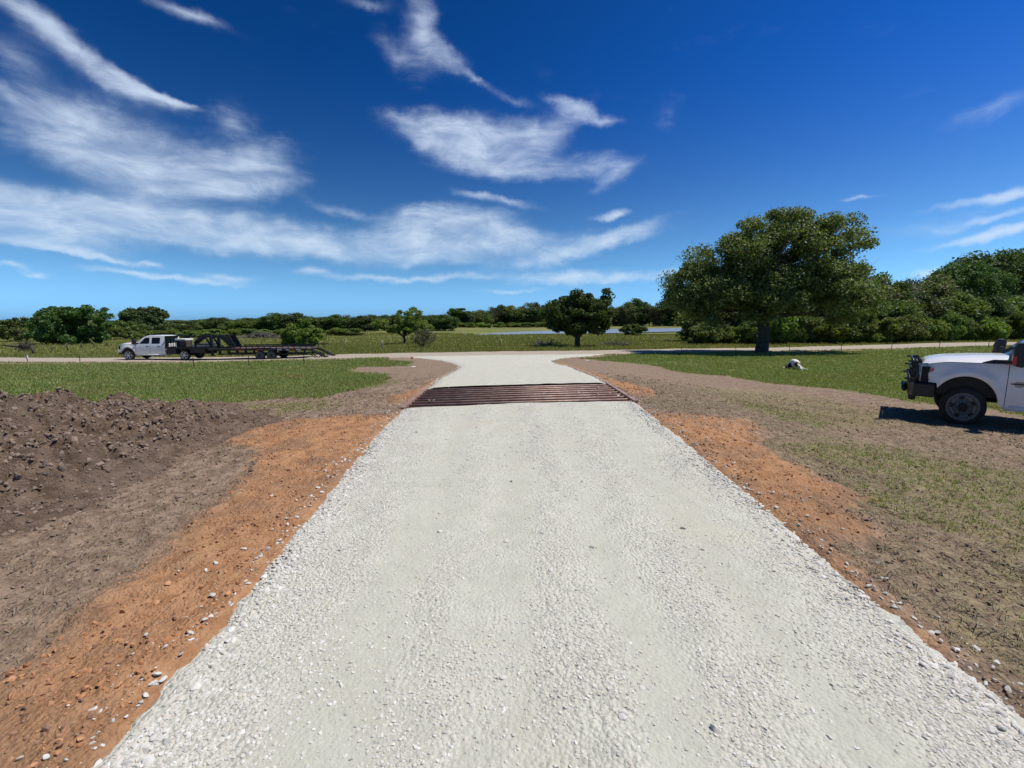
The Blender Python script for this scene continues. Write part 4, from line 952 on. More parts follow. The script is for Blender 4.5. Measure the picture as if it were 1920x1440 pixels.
# fallen tree at left
g, H, W = spec(45, 660, 645, 40); root = tag(empty('fallen_tree', g), 'dark fallen tree with a tangled root mass at far left', 'fallen tree')
MB().tube([(-2.2,0,.75),(-1.0,0,.62),(.3,0,.6)], [.07,.12,.2], 8).build('trunk', M['dark_wood'], root, smooth=True)
b = MB()
for k in range(220):
    a = Vector((random.gauss(.3,.35), random.gauss(0,.35), abs(random.gauss(.5,.3)))); d = Vector((random.gauss(0,1), random.gauss(0,1), random.gauss(0,.8))).normalized() * random.uniform(.15,.5)
    b.tube([a, a + d * .5 + Vector((0,0,.04)), a + d], [.035,.025,.01], 4, cap=False)
b.build('root_mass', M['dark_wood'], root)
# fallen pale limb before the treeline
g, H, W = spec(868, 629, 617, 10); o = MB().tube([(-1.6,0,1.3),(-.6,0,.9),(.3,.1,.3),(.9,.1,-.05)], [.05,.09,.12,.14], 7).build('fallen_limb', M['pale_wood'], None, tuple(g), smooth=True)
tag(o, 'pale fallen limb leaning at the left end of the pond', 'fallen limb')
# brush pile
g, H, W = spec(490, 634, 622, 50); b = MB()
for k in range(420):
    x_ = random.gauss(0, .42) * W; zt = max(.05, H * .9 * math.exp(-(x_ / W * 2) ** 2) * random.random()); a = Vector((x_, random.gauss(0, .8), zt)); d = Vector((random.gauss(0,1), random.gauss(0,.7), random.gauss(0,.25))).normalized() * random.uniform(.5, 1.5)
    b.tube([a, a + d * .5 + Vector((0,0,.05)), a + d], [.06,.05,.02], 4, cap=False)
o = b.build('brush_pile', M['bark_grey'], None, tuple(g)); tag(o, 'grey brush pile of cut branches before the treeline', 'brush pile')
# brush heaps beneath the pond tree
for px, lab in ((1025, 'grey tangle of brush left of the pond tree trunk'), (1155, 'grey tangle of brush right of the pond tree trunk')):
    g, H, W = spec(px, 649, 640, 46); b = MB()
    for k in range(260):
        a = Vector((random.gauss(0, .3) * W, random.gauss(0, .5), abs(random.gauss(0, .4)) * H)); d = Vector((random.gauss(0,1), random.gauss(0,.7), random.gauss(0,.5))).normalized() * random.uniform(.3, .9)
        b.tube([a, a + d * .5 + Vector((0,0,.05)), a + d], [.025,.02,.008], 3, cap=False)
    tag(b.build('brush_tangle', M['twig_grey'], None, tuple(g)), lab, 'brush tangle')
# survey flag
g, H, W = spec(773, 687, 669, 10); root = tag(empty('marker_flag', g, ry=-.12), 'small marker stake with a faded orange flag left of the junction', 'marker flag')
MB().tube([(0,0,-.05),(0,0,H)], .012, 6).build('stake', M['pale_wood'], root)
MB().add([(0,0,H),(.14,.02,H-.03),(.13,.0,H-.13),(0,0,H-.12),(0,.006,H),(.14,.026,H-.03),(.13,.006,H-.13),(0,.006,H-.12)], [(0,1,2,3),(7,6,5,4),(0,4,5,1),(1,5,6,2),(2,6,7,3),(3,7,4,0)]).build('flag', M['flag_pink'], root)
for k, (px, py, lab) in enumerate([(775,688,'white rock at the foot of the marker flag'),(1102,676,'small white rock on the soil right of the junction')]):
    g = ground_at(px, py); V, Fc = shapes_hi[k]; o = link('rock', mesh_np('rock', V * [.17,.11,.11], Fc, [M['stone']])); o.location = g; tag(o, lab, 'rock')

# ------------------------------------------------------------------ cattle guard
root = tag(empty('cattle_guard', (gc[0], gc[1], gz + CROSS * gc[0]), gang, ry=-math.atan(CROSS)), 'rusty pipe cattle guard set across the white driveway', 'cattle guard')
NP = 9
for k in range(NP):
    v = -GD / 2 + .09 + (GD - .18) * k / (NP - 1)
    MB().tube([(-GW/2+.05, v, -.02),(0, v, -.012),(GW/2-.05, v, -.02)], .029, 12).build('pipe', M['pipe_rust'], root, smooth=True)
for s in (-1, 1):
    MB().prism([(s*GW/2-.045,-.42),(s*GW/2+.045,-.42),(s*GW/2+.045,.035),(s*GW/2-.045,.035)], -GD/2-.02, GD/2+.02).build('side_beam', M['pipe_rust'], root, bevel=.006)
for u_ in (-.3, 0, .3):
    MB().box(u_*GW-.04, u_*GW+.04, -GD/2+.02, GD/2-.02, -.20, -.07).build('cross_beam', M['rust'], root)
for s in (-1, 1):
    MB().box(-GW/2+.05, GW/2-.05, s*(GD/2+.015)-.03, s*(GD/2+.015)+.03, -.5, -.03).build('footing', M['rust'], root)
# a few stones and leaves on the pipes
pts = [(815,729),(841,729),(805,753),(813,753),(1020,741),(1085,739),(1098,730),(1120,741),(1122,728),(1108,738),(1143,740),(1159,745)]
P3 = np.array([at_plane(*q) + [0, 0, .03] for q in pts])
scatter('stray_stones', P3, rng.uniform(.022, .042, len(P3)), shapes_hi, [M['stone']], 'pale stones lying on the pipes of the cattle guard')

# ------------------------------------------------------------------ pickup trucks
# local axes: +x rearwards, -y is the side facing the camera, z up; front of the body at x = 0
AX1, AX2, TYR = .80, 5.23, .405
HW = 1.0
def half_w(x):      # half width of the body in plan
    return HW * (1 - .20 * math.exp(-(max(x, 0) / .22) ** 1.3))
def sill(x): return .47 if x > 1.3 else (.62 if x < .3 else .52)
def lower(x):
    z = sill(x)
    for ax in (AX1,):
        d = abs(x - ax)
        if d < .56: z = max(z, .44 + math.sqrt(max(0, .56 ** 2 - d * d)) * 1.06)
    if x < AX1 - .5: z = .86
    return z
def shoulder(x): return 1.22 + .07 * sstep(0, .5, x) + .01 * x if x < 1.4 else 1.29 + .012 * (x - 1.0)
def hood(x):      # centre line of the bonnet
    return float(np.interp(x, [0,.06,.18,.4,.9,1.42], [1.21,1.31,1.355,1.40,1.445,1.465]))
def side_y(x, z):
    w_ = half_w(x); y = w_ + .0 - .10 * max(0, (z - 1.05) / .30) ** 2 * .5 - .05 * max(0, (.75 - z) / .3)
    y += .012 * math.exp(-((z - 1.0) / .06) ** 2)
    d = math.hypot(x - AX1, (z - .44) / 1.06); y += .042 * math.exp(-((d - .62) / .085) ** 2) if x < 1.6 else 0
    return y
def col_pts(x, top, K=14):
    z0 = lower(x); z1 = shoulder(x); out = []
    for k in range(K + 1):
        z = z0 + (z1 - z0) * k / K; out.append((x, side_y(x, z), z))
    return out
def grid_obj(name, rows, m, parent, smooth=True, flip=False):
    n = len(rows[0]); v = [p for r in rows for p in r]; f = []
    for i in range(len(rows) - 1):
        for j in range(n - 1): f.append((i*n+j, i*n+j+1, (i+1)*n+j+1, (i+1)*n+j))
    b = MB(); b.add(v, f); o = b.build(name, m, parent, smooth=smooth); return o
def make_wheel(parent, x, y, dual=False, style='steel', side=-1, tyre=None):
    root = empty('wheel', (x, y, TYR)); root.parent = parent
    s = side
    T = .26
    prof = [(0,.28),(0,.33),(.02*1,.38),(.05,.400),(.13,.405),(.21,.400),(.24,.38),(.26,.33),(.26,.28)]
    b = MB().lathe([(s*-a, r) for a, r in prof], n=40)
    b.build('tyre', tyre or M['rubber'], root, smooth=True)
    if style == 'steel':
        b = MB().lathe([(s*-.00,.285),(s*.008,.268),(s*-.03,.255),(s*-.035,.235),(s*-.012,.225),(s*.0,.205),(s*-.015,.175),(s*-.05,.145),(s*-.055,.11),(s*-.02,.105),(s*-.01,.07),(s*-.01,.0)], n=40)
        b.build('rim', M['steel_rim'], root, smooth=True)
        h = MB()
        for k in range(5):
            a = 2*math.pi*k/5 + .5; cx_, cz_ = .195*math.cos(a), .195*math.sin(a); ta = a + math.pi/2; vs = []
            for q in range(14):
                w_ = 2*math.pi*q/14; p_, r_ = .052*math.cos(w_), .029*math.sin(w_); vs.append((cx_ + p_*math.cos(ta) + r_*math.cos(a), s*.004 + s*.003, cz_ + p_*math.sin(ta) + r_*math.sin(a)))
            h.add(vs, [tuple(range(14))])
        h.build('hand_holes', M['black_rough'], root)
        l = MB()
        for k in range(8):
            a = 2*math.pi*k/8; l.lathe([(s*-.04,.016),(s*.005,.016),(s*.012,.0)], (.125*math.cos(a), 0, .125*math.sin(a)), 8)
        l.lathe([(s*-.02,.085),(s*.05,.08),(s*.055,.0)], n=20, mi=1); l.build('hub', [M['steel_rim'], M['black_rough']], root)
    else:
        b = MB().lathe([(s*0,.29),(s*.01,.27),(s*-.03,.255),(s*-.08,.25),(s*-.085,.0)], n=36); b.m = [0]*len(b.m)
        b.build('rim', M['alloy'], root, smooth=True)
        q = MB()
        for k in range(6 if style == 'alloy' else 8):
            a = 2*math.pi*k/(6 if style == 'alloy' else 8); q.bar((.05*math.cos(a), s*-.02, .05*math.sin(a)), (.26*math.cos(a), s*-.015, .26*math.sin(a)), .05, .07)
        q.lathe([(s*-.05,.085),(s*.01,.08),(s*.012,0)], n=18); q.build('spokes', M['alloy'], root)
        MB().lathe([(s*-.075,.245),(s*-.075,.0)], n=30).build('spoke_shade_disc', M['black_rough'], root)  # black disc stands in for the shade between the spokes
    return root
def rounded(pts, r=.04, n=4):
    out = []; N_ = len(pts)
    for i in range(N_):
        p, a, b = Vector(pts[i]), Vector(pts[i-1]), Vector(pts[(i+1) % N_]); da = (a - p).normalized() * r; db = (b - p).normalized() * r
        for k in range(n + 1):
            t_ = k / n; out.append(tuple((p + da) * (1-t_)**2 + p * 2*t_*(1-t_) + (p + db) * t_**2))
    return out
def make_pickup(name, loc, rz, label, bull=False, style='alloy', rack=True):
    root = tag(empty(name, loc, rz), label, 'pickup truck')
    wp, bk = M['white_paint'], M['black_steel']
    XC, XR = 1.45, 3.78      # cowl, cab rear
    # body: front fenders + bonnet
    xs_ = np.unique(np.concatenate([np.linspace(0, .3, 9), np.linspace(.24, 1.40, 42), [XC - .012]]))
    body = MB()
    for s in (-1, 1):
        rows = [[(p[0], s*p[1], p[2]) for p in col_pts(x_, 0)] for x_ in xs_]
        n = len(rows[0]); v = [p for r in rows for p in r]; f = [(i*n+j, i*n+j+1, (i+1)*n+j+1, (i+1)*n+j) for i in range(len(rows)-1) for j in range(n-1)]
        body.add(v, f)
        # inner arch lip
        body.add([(x_, s*side_y(x_, lower(x_)), lower(x_)) for x_ in xs_] + [(x_, s*(side_y(x_, lower(x_)) - .16), lower(x_) + .0) for x_ in xs_], [(i, i+1, i+1+len(xs_), i+len(xs_)) for i in range(len(xs_)-1)])
    # rear cab pillar panel and rocker joins, behind the rear door
    for s in (-1, 1):
        rows = [[(p[0], s*p[1], p[2]) for p in col_pts(x_, 0)] for x_ in np.linspace(3.50, XR, 6)]
        n = len(rows[0]); v = [p for r in rows for p in r]; body.add(v, [(i*n+j, i*n+j+1, (i+1)*n+j+1, (i+1)*n+j) for i in range(5) for j in range(n-1)])
        body.prism([(XC-.012,.40),(XR,.40),(XR,.50),(XC-.012,.50)], s*.95 - .02, s*.95 + .02)
    zt = shoulder(XR); body.add([(XR,-.93,.45),(XR,.93,.45),(XR,.93,zt),(XR,-.93,zt)], [(0,1,2,3)])
    # front face
    rows = []
    for z_ in np.linspace(.86, shoulder(0), 8): rows.append([(-.03*math.cos(y_/.8*1.4), y_, z_) for y_ in np.linspace(-side_y(0, z_), side_y(0, z_), 15)])
    n = 15; body.add([p for r in rows for p in r], [(i*n+j, i*n+j+1, (i+1)*n+j+1, (i+1)*n+j) for i in range(7) for j in range(n-1)])
    body.build('body', wp, root, smooth=True)
    # bonnet as its own part, slightly domed with a crease
    rows = []
    for x_ in np.concatenate([np.linspace(-.02, .12, 7), np.linspace(.16, XC + .03, 18)]):
        ys_ = side_y(max(x_, 0), shoulder(x_)) - .012; zs_ = shoulder(x_) + .004; zc_ = hood(x_); r = []
        for u_ in np.linspace(-1, 1, 25):
            e_ = abs(u_); zz_ = zs_ + (zc_ - zs_) * (1 - e_ ** 3.2) - .012 * (1 if e_ < .42 else 0) * sstep(.46, .36, e_)
            if e_ > .995: zz_ = zs_
            r.append((x_, u_ * ys_, zz_))
        rows.append(r)
    grid_obj('bonnet', rows, wp, root)
    MB().box(.02, XC-.05, -.90, .90, .62, 1.18).build('engine_bay', M['black_rough'], root)
    MB().box(XC+.02, XR-.03, -.90, .90, .42, 1.26).build('cabin_shade_liner', M['black_rough'], root)  # black liner box, puts interior shade behind the door gaps
    for s in (-1, 1):
        MB().tube([(x_, s*(side_y(x_, shoulder(x_)) - .004), shoulder(x_) + .002) for x_ in np.linspace(.03, XC, 16)], .007, 6).build('bonnet_seam', M['black_rough'], root)
    # doors
    for (x0, x1) in ((XC, 2.58), (2.596, 3.485)):
        for s in (-1, 1):
            rows = [[(p[0], s*p[1], p[2]) for p in col_pts(x_, 0)] for x_ in np.linspace(x0, x1, 22)]
            d = grid_obj('door', rows, wp, root)
            MB().box(x1-.30, x1-.10, s*(side_y(x1-.2, 1.1)+.004)-.018, s*(side_y(x1-.2, 1.1)+.004)+.018, 1.075, 1.135).build('handle', M['black_plastic'], d, bevel=.008)
    # greenhouse
    RF, RB_, ZR = 2.12, 3.70, 1.965
    zb = lambda x_: shoulder(x_)
    def gside(x_, z_): t_ = (z_ - 1.30) / (ZR - 1.30); return .93 - .155 * t_ - .03 * t_ * t_
    g_ = MB()
    for s in (-1, 1):
        outer = [(1.36,1.285),(XR,1.315),(XR-.05,1.86),(RB_-.12,1.93),(2.30,1.935),(2.02,1.875)]
        win1 = rounded([(1.72,1.335),(2.50,1.335),(2.50,1.82),(2.14,1.80)], .045); win2 = rounded([(2.68,1.335),(3.34,1.335),(3.34,1.82),(2.68,1.82)], .045)
        for (nm, ring) in (('window', win1), ('window', win2)):
            wm = MB(); wm.add([(x_, s*(gside(x_, z_)+.006), z_) for x_, z_ in ring], [tuple(range(len(ring)))])
            fo = wm.build(nm, M['glass_dark'], root)
        nn = 24; rowsA = []
        for k in range(9):
            z_ = 1.285 + (1.935-1.285) * k / 8; xf = float(np.interp(z_, [1.285,1.875,1.935],[1.36,2.02,2.28])); xb_ = float(np.interp(z_, [1.285,1.86,1.935],[XR, XR-.05, XR-.16]))
            rowsA.append([(xf + (xb_-xf)*q/nn, s*gside(0, z_), z_) for q in range(nn+1)])
        v = [p for r in rowsA for p in r]; n = nn+1; g_.add(v, [(i*n+j, i*n+j+1, (i+1)*n+j+1, (i+1)*n+j) for i in range(8) for j in range(nn)])
    # roof
    rows = []
    for u_ in np.linspace(-1, 1, 17):
        yy_ = u_ * gside(0, 1.935); dz = .055 * (1 - abs(u_) ** 3); rows.append([(x_, yy_, z_ + dz) for x_, z_ in ((2.02,1.875),(2.14,1.915),(2.28,1.935),(2.8,1.955),(3.4,1.95),(XR-.16,1.935),(XR-.05,1.86))])
    n = 7; g_.add([p for r in rows for p in r], [(i*n+j, i*n+j+1, (i+1)*n+j+1, (i+1)*n+j) for i in range(16) for j in range(6)])
    ya, yb_ = gside(0, 1.285), gside(0, 1.86); g_.add([(XR,-ya,1.285),(XR,ya,1.285),(XR-.05,yb_,1.86),(XR-.05,-yb_,1.86)], [(0,1,2,3)])
    g_.add([(1.36,-ya,1.285),(1.36,ya,1.285),(2.02,yb_,1.875),(2.02,-yb_,1.875)], [(0,1,2,3)])
    g_.build('cab_roof', wp, root, smooth=False)
    rowsW = []
    for k in range(9):
        t_ = .04 + .90*k/8; yy_ = (ya + (yb_-ya)*t_) - .07; rowsW.append([(1.36 + .66*t_ - .012 - .05*(1-(u_)**2), u_*yy_, 1.285 + .59*t_ + .012) for u_ in np.linspace(-1,1,13)])
    grid_obj('windscreen', rowsW, M['glass_dark'], root)
    MB().add([(XR+.006,-.62,1.38),(XR+.006,.62,1.38),(XR-.03,.55,1.78),(XR-.03,-.55,1.78)], [(0,1,2,3)]).build('rear_window', M['glass_dark'], root)
    # black cowl wedge on the shoulder
    for s in (-1, 1):
        v = [(1.02,s*.935,shoulder(1.02)+.018),(1.20,s*.925,shoulder(1.2)+.075),(1.66,s*.915,1.385),(1.66,s*.95,1.315),(1.30,s*.958,1.302)]
        MB().add([(a, b - s*.06, c) for a,b,c in v] + [(a, b + s*.012, c) for a,b,c in v], [(0,1,2,3,4),(9,8,7,6,5)] + [(i,(i+1)%5,(i+1)%5+5,i+5) for i in range(5)]).build('cowl_trim', M['black_plastic'], root)
    # mirrors
    for s in (-1, 1):
        m_ = empty('mirror', (1.52, s*1.0, 1.33)); m_.parent = root; m_.scale = (1.15, 1.1, 1.2)
        MB().prism([(-.06,-.03),(.08,-.06),(.11,.30),(.06,.34),(-.03,.33),(-.08,.22)], s*.16-.11, s*.16+.11).build('housing', M['black_plastic'], m_, bevel=.03)
        MB().bar((.02, -s*.1, .05), (.02, s*.1, .06), .07, .04).bar((.02, -s*.1, .18), (.02, s*.1, .19), .05, .03).build('arm', M['black_plastic'], m_)
        MB().prism([(-.083,.0),(-.03,-.03),(-.03,.12),(-.086,.12)], s*.27-.013, s*.27+.013).build('turn_signal', M['lamp_red'], m_)
    # lamps and grille
    for s in (-1, 1):
        ring = [(.015,.98),(.015,1.24),(.10,1.255),(.20,1.23),(.22,1.12),(.14,1.02)]
        v = [(x_, s*(side_y(x_, z_)+.006), z_) for x_, z_ in ring]; MB().add(v, [tuple(range(6))]).build('headlight', M['lamp_clear'], root)
        ring = [(.15,1.06),(.225,1.10),(.235,1.17),(.16,1.14)]; v = [(x_, s*(side_y(x_, z_)+.011), z_) for x_, z_ in ring]; MB().add(v, [(0,1,2,3)]).build('side_marker', M['lamp_amber'], root)
        MB().box(-.06, .0, s*.66-.11, s*.66+.11, .98, 1.24).build('headlight', M['lamp_clear'], root, bevel=.015)
    gr = MB().box(-.055, -.02, -.52, .52, .92, 1.22); gr.build('grille', M['chrome'] if not bull else M['black_plastic'], root, bevel=.01)
    b = MB()
    for k in range(3): b.box(-.075, -.056, -.50, .50, .96+.085*k, 1.0+.085*k)
    b.build('grille_bars', M['chrome'], root)
    if bull:
        # heavy bumper wrapping round to the arch
        out = [(-.20,-.70),(-.20,.70),(-.10,.97),(.28,1.04),(.28,.90),(-.02,.86),(-.02,-.86),(.28,-.90),(.28,-1.04),(-.10,-.97)]
        v = [(x_, y_, .55) for x_, y_ in out] + [(x_, y_, .84) for x_, y_ in out]; n = len(out)
        MB().add(v, [tuple(range(n-1,-1,-1)), tuple(range(n, 2*n))] + [(i,(i+1)%n,(i+1)%n+n,i+n) for i in range(n)]).build('bumper', bk, root, bevel=.03)
        MB().tube([(-.26,-.62,.66),(-.26,.62,.66)], .055, 12).build('push_tube', bk, root, smooth=True)
        MB().box(-.16, -.02, -.42, .42, .40, .56).build('winch_plate', bk, root, bevel=.02)
        gg = empty('grille_guard', (0,0,0)); gg.parent = root
        for s in (-1, 1):
            MB().prism([(-.20,.80),(-.08,.80),(-.02,1.30),(-.06,1.345),(-.14,1.33)], s*.42-.02, s*.42+.02).build('upright', bk, gg)
            MB().prism([(-.19,.80),(-.03,.80),(.02,1.27),(-.02,1.335),(-.13,1.32)], s*.74-.022, s*.74+.022).build('upright', bk, gg)
            MB().tube([(-.12,s*.42,1.30),(-.10,s*.86,1.30),(-.06,s*.95,1.20),(-.05,s*.96,.98),(-.10,s*.92,.84)], .026, 10).build('lamp_hoop', bk, gg, smooth=True)
        for z_, xo in ((1.285,-.155),(1.10,-.17),(.915,-.19)):
            MB().tube([(xo,-.93,z_),(xo,.93,z_)], .026, 10).build('cross_tube', bk, gg, smooth=True)
            for s in (-1, 1): MB().bar((xo-.10, s*.93, z_), (xo+.10, s*.93, z_), .05, .035).build('bracket', bk, gg)
    else:
        out = [(-.14,-.72),(-.14,.72),(-.05,.95),(.26,1.01),(.26,.85),(-.02,.80),(-.02,-.80),(.26,-.85),(.26,-1.01),(-.05,-.95)]
        v = [(x_, y_, .64) for x_, y_ in out] + [(x_, y_, .86) for x_, y_ in out]; n = len(out)
        MB().add(v, [tuple(range(n-1,-1,-1)), tuple(range(n, 2*n))] + [(i,(i+1)%n,(i+1)%n+n,i+n) for i in range(n)]).build('bumper', wp, root, bevel=.03)
        MB().box(-.08, .28, -.86, .86, .46, .63).build('valance', M['black_plastic'], root, bevel=.03)
    # door badge: disc with a bar
    if bull:
        for s in (-1, 1):
            yb0 = s * (side_y(1.63, .93) + .006); vs_ = [(1.63 + .085*math.cos(a), yb0, .93 + .062*math.sin(a)) for a in np.linspace(0, 2*math.pi, 20, endpoint=False)]
            bd = MB().add(vs_, [tuple(range(20))]).build('badge', mat('badge_tan', (.36,.35,.28), .4), root)
            MB().box(1.50, 1.77, yb0-.006, yb0+.006, .922, .942).build('badge_bar', M['black_plastic'], bd)
    # chassis, flatbed
    MB().box(.35, 7.0, -.42, -.34, .48, .66).box(.35, 7.0, .34, .42, .48, .66).box(AX1-.05, AX1+.05, -.8, .8, .34, .46).box(AX2-.06, AX2+.06, -.8, .8, .34, .46).box(2.4, 3.4, -.86, -.5, .34, .47).build('chassis', M['black_rough'], root)
    for s in (-1, 1):
        make_wheel(root, AX1, s*.99, style=style, side=s, tyre=M['rubber'] if bull else M['dusty_rubber']); make_wheel(root, AX2, s*.99, style=style, side=s, tyre=M['rubber'] if bull else M['dusty_rubber'])
    fb = empty('flatbed', (0,0,0)); fb.parent = root
    MB().box(3.90, 7.15, -1.14, 1.14, .98, 1.08).box(3.90, 7.15, -1.16, -1.145, .93, 1.10).box(3.90, 7.15, 1.145, 1.16, .93, 1.10).build('deck', bk, fb)
    for s in (-1, 1):
        MB().box(3.95, 4.72, s*.87-.24, s*.87+.24, .52, .97).build('toolbox', M['trailer_black'], fb, bevel=.01)
        MB().box(5.82, 7.0, s*.87-.24, s*.87+.24, .60, .97).build('toolbox', M['trailer_black'], fb, bevel=.01)
        arc = [(AX2 + .50*math.cos(a), .42 + .52*math.sin(a)) for a in np.linspace(.15, math.pi-.15, 14)]; arc2 = [(AX2 + .47*math.cos(a), .42 + .49*math.sin(a)) for a in np.linspace(math.pi-.15, .15, 14)]
        MB().prism(arc + arc2, s*1.0-.16, s*1.0+.16).build('mudguard', bk, fb)
    if rack:
        hr = empty('headache_rack', (0,0,0)); hr.parent = fb
        b = MB().box(3.90, 3.98, -1.10, -1.0, 1.085, 1.95).box(3.90, 3.98, 1.0, 1.10, 1.085, 1.95).box(3.90, 4.05, -1.10, 1.10, 1.88, 1.96)
        for k in range(7): b.box(3.925, 3.955, -.8+.266*k-.02, -.8+.266*k+.02, 1.085, 1.88)
        b.build('frame', bk, hr)
        for s in (-1, 1):
            MB().prism([(3.985,1.93),(4.95,1.93),(4.95,1.85),(4.45,1.80),(4.10,1.32),(4.06,1.085),(3.985,1.085)], s*1.05-.02, s*1.05+.02).build('side_wing', bk, hr)
            MB().box(4.45, 4.75, s*1.07-.03, s*1.07+.03, 1.09, 1.14).build('marker_lamp', M['lamp_clear'], hr)
        MB().box(4.25, 5.1, -.5, .5, 1.55, 1.70).build('fuel_tank_top', M['white_cap'], fb, bevel=.03)
        MB().box(4.3, 5.0, -.45, .45, 1.085, 1.545).build('fuel_tank', M['trailer_black'], fb, bevel=.03)
        MB().box(5.0, 5.5, -1.0, -.4, 1.085, 1.60).build('cage_box', M['dark_wood'], fb, bevel=.01)
    return root
# near pickup at right: front wheel contact at photo (1800, 799)
def place_vehicle(px, py, zc, rz, lx, ly, zoff=0.0):
    d = pix_dir(px, py); p = d * zc + np.array([0,0,CAMH]); c, s = math.cos(rz), math.sin(rz)
    return (p[0] - (lx*c - ly*s), p[1] - (lx*s + ly*c), p[2] + zoff)
loc1 = place_vehicle(1800, 800, F / 87, R(-40), AX1 * .92, -1.0); print('near pickup', loc1, float(height(loc1[0]+.8, loc1[1]-1)), float(height(loc1[0]+5, loc1[1]-2)))
loc1 = (loc1[0], loc1[1], loc1[2])
near = make_pickup('pickup_truck', loc1, R(-40), 'near white pickup with black grille guard, cut off by the right edge', bull=True, style='steel', rack=True); near.scale = (.92, 1.0, 1.06)
loc2 = place_vehicle(242, 679, 31.0 * DS, R(1.0), AX1, -1.0); print('far pickup', loc2, float(height(loc2[0]+.8, loc2[1])))
zr = float(height(loc2[0] + 3, loc2[1])) + .09
far = make_pickup('pickup_truck', (loc2[0], loc2[1], zr), R(1.0), 'distant white crew cab flatbed pickup towing the black trailer', bull=False, style='alloy', rack=True)

# ------------------------------------------------------------------ gooseneck trailer behind the far pickup (x measured in the truck's frame)
tx0 = loc2[0]; tb = M['trailer_black']
root = tag(empty('gooseneck_trailer', (tx0, loc2[1], zr), R(1.0)), 'long black gooseneck car trailer with ramps down on the road', 'trailer')
pxl = lambda px: (px - 960) / F * 31.2 * DS - tx0            # photo column to truck frame x at the near side
X_h, X_r1, X_d0, X_d1 = pxl(356), pxl(372), pxl(432), pxl(579)
nk = empty('gooseneck', (0,0,0)); nk.parent = root
for s in (-1, 1):
    MB().bar((X_h+.1, s*.10, 1.35), (X_r1, s*.30, 1.88), .10, .24).build('slope_beam', tb, nk)
    MB().bar((X_r1-.1, s*.35, 1.90), (X_d0-.15, s*.42, 1.86), .10, .20).build('top_beam', tb, nk)
    MB().prism([(X_d0-.95,1.80),(X_d0-.40,2.02),(X_d0-.22,2.02),(X_d0-.1,1.75),(X_d0+.30,.98),(X_d0-.15,.98)], s*.45-.03, s*.45+.03).build('riser_plate', tb, nk)
    lx_ = pxl(394); MB().box(lx_-.09, lx_+.09, s*.5-.09, s*.5+.09, .35, 1.98).build('jack_leg', tb, nk); MB().box(lx_-.2, lx_+.2, s*.5-.15, s*.5+.15, .32, .345).build('jack_foot', tb, nk)
    MB().bar((lx_-.45, s*.5, 1.85), (lx_-.05, s*.5, 1.05), .08, .12).build('brace', tb, nk)
MB().tube([(X_h,0,1.09),(X_h,0,1.45)], .09, 12).build('coupler', tb, nk)
MB().box(X_h+.4, pxl(392), -.75, .75, 1.22, 1.30).build('neck_tray', tb, nk)
MB().box(lx_-.6, X_d0, -.9, .9, .82, .96).build('front_deck', tb, root)
dk = empty('bed', (0,0,0)); dk.parent = root
xd0 = lx_ + .1
MB().box(xd0, X_d1, -1.15, 1.15, .90, .96).build('deck', M['deck_wood'], dk)
for s in (-1, 1):
    MB().box(xd0, X_d1, s*1.17-.03, s*1.17+.03, .78, .965).build('side_beam', tb, dk)
    MB().box(xd0+.5, X_d1-.2, s*.7-.05, s*.7+.05, .42, .52).build('lower_beam', tb, dk)
    b = MB(); n_ = 15
    for k in range(n_): xx = X_d0 + .1 + (X_d1 + .5 - X_d0 - .2) * k / (n_-1); b.box(xx-.035, xx+.035, s*1.215-.012, s*1.215+.012, .86, 1.16)
    b.build('stake_pockets', tb, dk)
    MB().bar((X_d0, s*1.24, 1.10), (X_d1+.75, s*1.24, 1.20), .03, .09).build('rub_rail', tb, dk)
    b = MB()
    for k in range(11): xx = xd0 + .6 + (X_d1 - xd0 - 1.0) * k / 10; b.box(xx-.04, xx+.04, s*.7-.045, s*.7+.045, .521, .775)
    b.build('truss_posts', tb, dk)
b = MB()
for k in range(14): xx = xd0 + .2 + (X_d1 - xd0 - .4) * k / 13; b.box(xx-.04, xx+.04, -1.1, 1.1, .78, .895)
b.build('cross_members', tb, dk)
for px in (489.4, 510.3):
    xx = pxl(px)
    for s in (-1, 1):
        wh = make_wheel(root, xx, s*1.12, style='steel', side=s, tyre=M['dusty_rubber']); wh.location.z = .39; wh.scale = (.96,.96,.96)
for s in (-1, 1):
    xa, xb = pxl(476), pxl(523); MB().prism([(xa,.86),(xa+.25,1.0),(xb-.45,1.0),(xb,.78),(xb-.03,.74),(xb-.47,.97),(xa+.25,.97),(xa+.03,.83)], s*1.12-.16, s*1.12+.16).build('mudguard', tb, root)
MB().box(pxl(489)-.05, pxl(489)+.05, -1.0, 1.0, .33, .43).box(pxl(510)-.05, pxl(510)+.05, -1.0, 1.0, .33, .43).build('axles', M['black_rough'], root)
for s in (-1, 1):
    rp_ = empty('ramp', (X_d1, s*.82, 0)); rp_.parent = root; Lr = 1.75
    for q in (-.22, .22): MB().bar((0, q, .88), (Lr, q, .04), .05, .09).build('rail', tb, rp_); MB().bar((.05, q, .55), (.75, q, .06), .05, .07).build('stand', tb, rp_); MB().bar((.75, q, .06), (1.0, q, .44), .05, .06).build('strut', tb, rp_)
    b = MB()
    for k in range(9): t_ = (k + .5) / 9; b.box(Lr*t_-.03, Lr*t_+.03, -.20, .20, .88-.84*t_+.0, .88-.84*t_+.05)
    b.build('treads', tb, rp_)
for xx in (X_d0+1.1, X_d0+2.6, X_d1-1.2): MB().box(xx-.25, xx+.25, -1.235, -1.228, .82, .89).build('reflector', M['lamp_red'], root)
for xx in (X_d1-.7, X_d1-2.2, X_d1-1.5): MB().box(xx-.18, xx+.18, -1.235, -1.228, .82, .885).build('reflector', M['white_cap'], root)

